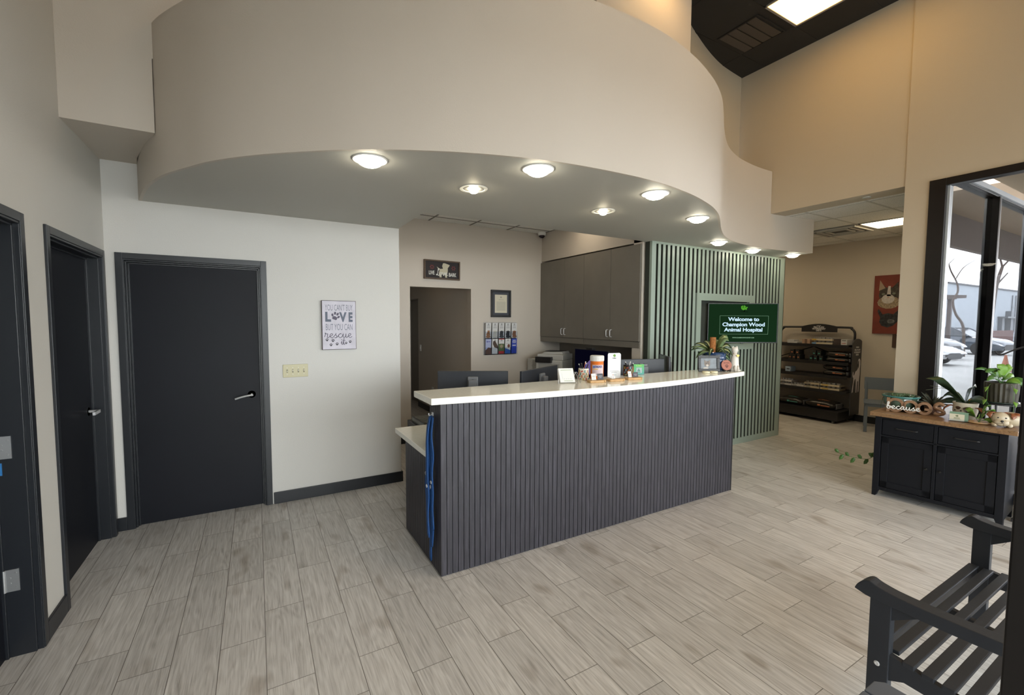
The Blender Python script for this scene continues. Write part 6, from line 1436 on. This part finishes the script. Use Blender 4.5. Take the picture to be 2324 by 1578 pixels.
# local x along the seat, y negative towards the backrest
BL = 1.27; SZ = .378; AZ = .625
def arm(x0):
    o = MB(); prof = []
    top = spline([(.050, AZ - .050, 0), (.036, AZ - .022, 0), (.005, AZ + .004, 0), (-.03, AZ - .006, 0), (-.10, AZ - .016, 0), (-.25, AZ - .018, 0), (-.52, AZ - .012, 0)], 5)
    bot = spline([(-.52, AZ - .058, 0), (-.25, AZ - .066, 0), (-.08, AZ - .064, 0), (.0, AZ - .062, 0), (.030, AZ - .056, 0)], 4)
    o.prism([(p.x, p.y) for p in top] + [(p.x, p.y) for p in bot], x0 - .030, x0 + .030, 'x'); o.build('arm', BENCHM, r, bevel=.003)
    box(x0 - .020, x0 + .020, -.072, -.002, 0, AZ - .055).build('leg', BENCHM, r, bevel=.003)
    box(x0 - .020, x0 + .020, -.56, -.50, 0, .92).build('rear_leg', BENCHM, r, bevel=.003)
    MB().prism([(-.072, AZ - .062), (-.165, AZ - .062), (-.072, AZ - .125)], x0 - .014, x0 + .014, 'x').build('arm_bracket', BENCHM, r)
    sr = [(-.072, SZ - .02)] + [(-.072 - .43 * k / 8, SZ - .02 - .028 * math.sin(PI * k / 8 * .8)) for k in range(1, 9)] + [(-.502, SZ - .12), (-.12, SZ - .10), (-.072, SZ - .125)]
    MB().prism(sr, x0 - .013, x0 + .013, 'x').build('seat_side_rail', BENCHM, r)
for x0 in (.035, BL - .035): arm(x0)
MB().prism([(-.072, SZ - .02)] + [(-.072 - .43 * k / 8, SZ - .02 - .028 * math.sin(PI * k / 8 * .8)) for k in range(1, 9)] + [(-.502, SZ - .08), (-.072, SZ - .08)], BL / 2 - .013, BL / 2 + .013, 'x').build('seat_side_rail', BENCHM, r)
for k in range(9):
    y = .004 - .0575 * k; z = SZ - .018 - .028 * math.sin(PI * (k * .0575 / .43) * .8) if k else SZ - .012
    if k == 0: box(.057, BL - .057, y - .040, y, z - .012, z + .004).build('seat_slat', BENCHM, r, bevel=.004)
    else: box(.020 if y < -.075 else .058, BL - (.020 if y < -.075 else .058), y - .037, y, z, z + .018).build('seat_slat', BENCHM, r, bevel=.003)
box(.055, BL - .055, -.030, -.008, SZ - .10, SZ - .024).build('front_rail', BENCHM, r, bevel=.003)
for k in range(13): box(.10 + k * .083, .10 + k * .083 + .045, -.535, -.52, SZ + .02, .88).build('back_slat', BENCHM, r, bevel=.003)
box(.055, BL - .055, -.55, -.51, .86, .92).build('top_rail', BENCHM, r, bevel=.004); box(.055, BL - .055, -.55, -.51, SZ - .02, SZ + .04).build('lower_back_rail', BENCHM, r, bevel=.004)
MB().lathe([(0, 0), (.009, 0), (.010, .002), (.006, .004), (0, .0025)], n=14, M=Matrix.Translation((.015, -.036, SZ - .075)) @ Matrix.Rotation(-PI / 2, 4, 'Y')).build('bolt_head', CHROME, r, label='silver bolt')
# small side table in the corner of the view
GT = mat('blue_grey_table_paint', (.085, .098, .120), .5)
r = thing('side_table', 'blue-grey boarded side table with clipped corners at the bottom edge of the view', 'side table', (1.60, .36, 0))
def brd(y0, y1, x0, x1): pass
m = MB(); m.prism([(.052, .243), (.120, .243), (.146, .222), (.146, -.22), (.12, -.243), (.052, -.243)], .475, .50); m.build('board', GT, r, bevel=.003)
box(-.048, .046, -.243, .243, .475, .50).build('board', GT, r, bevel=.003)
m = MB(); m.prism([(-.054, .243), (-.054, -.243), (-.12, -.243), (-.146, -.22), (-.146, .222), (-.12, .243)], .475, .50); m.build('board', GT, r, bevel=.003)
for x in (-.11, .11):
    for y in (-.18, .18): box(x - .02, x + .02, y - .02, y + .02, 0, .475).build('leg', GT, r)
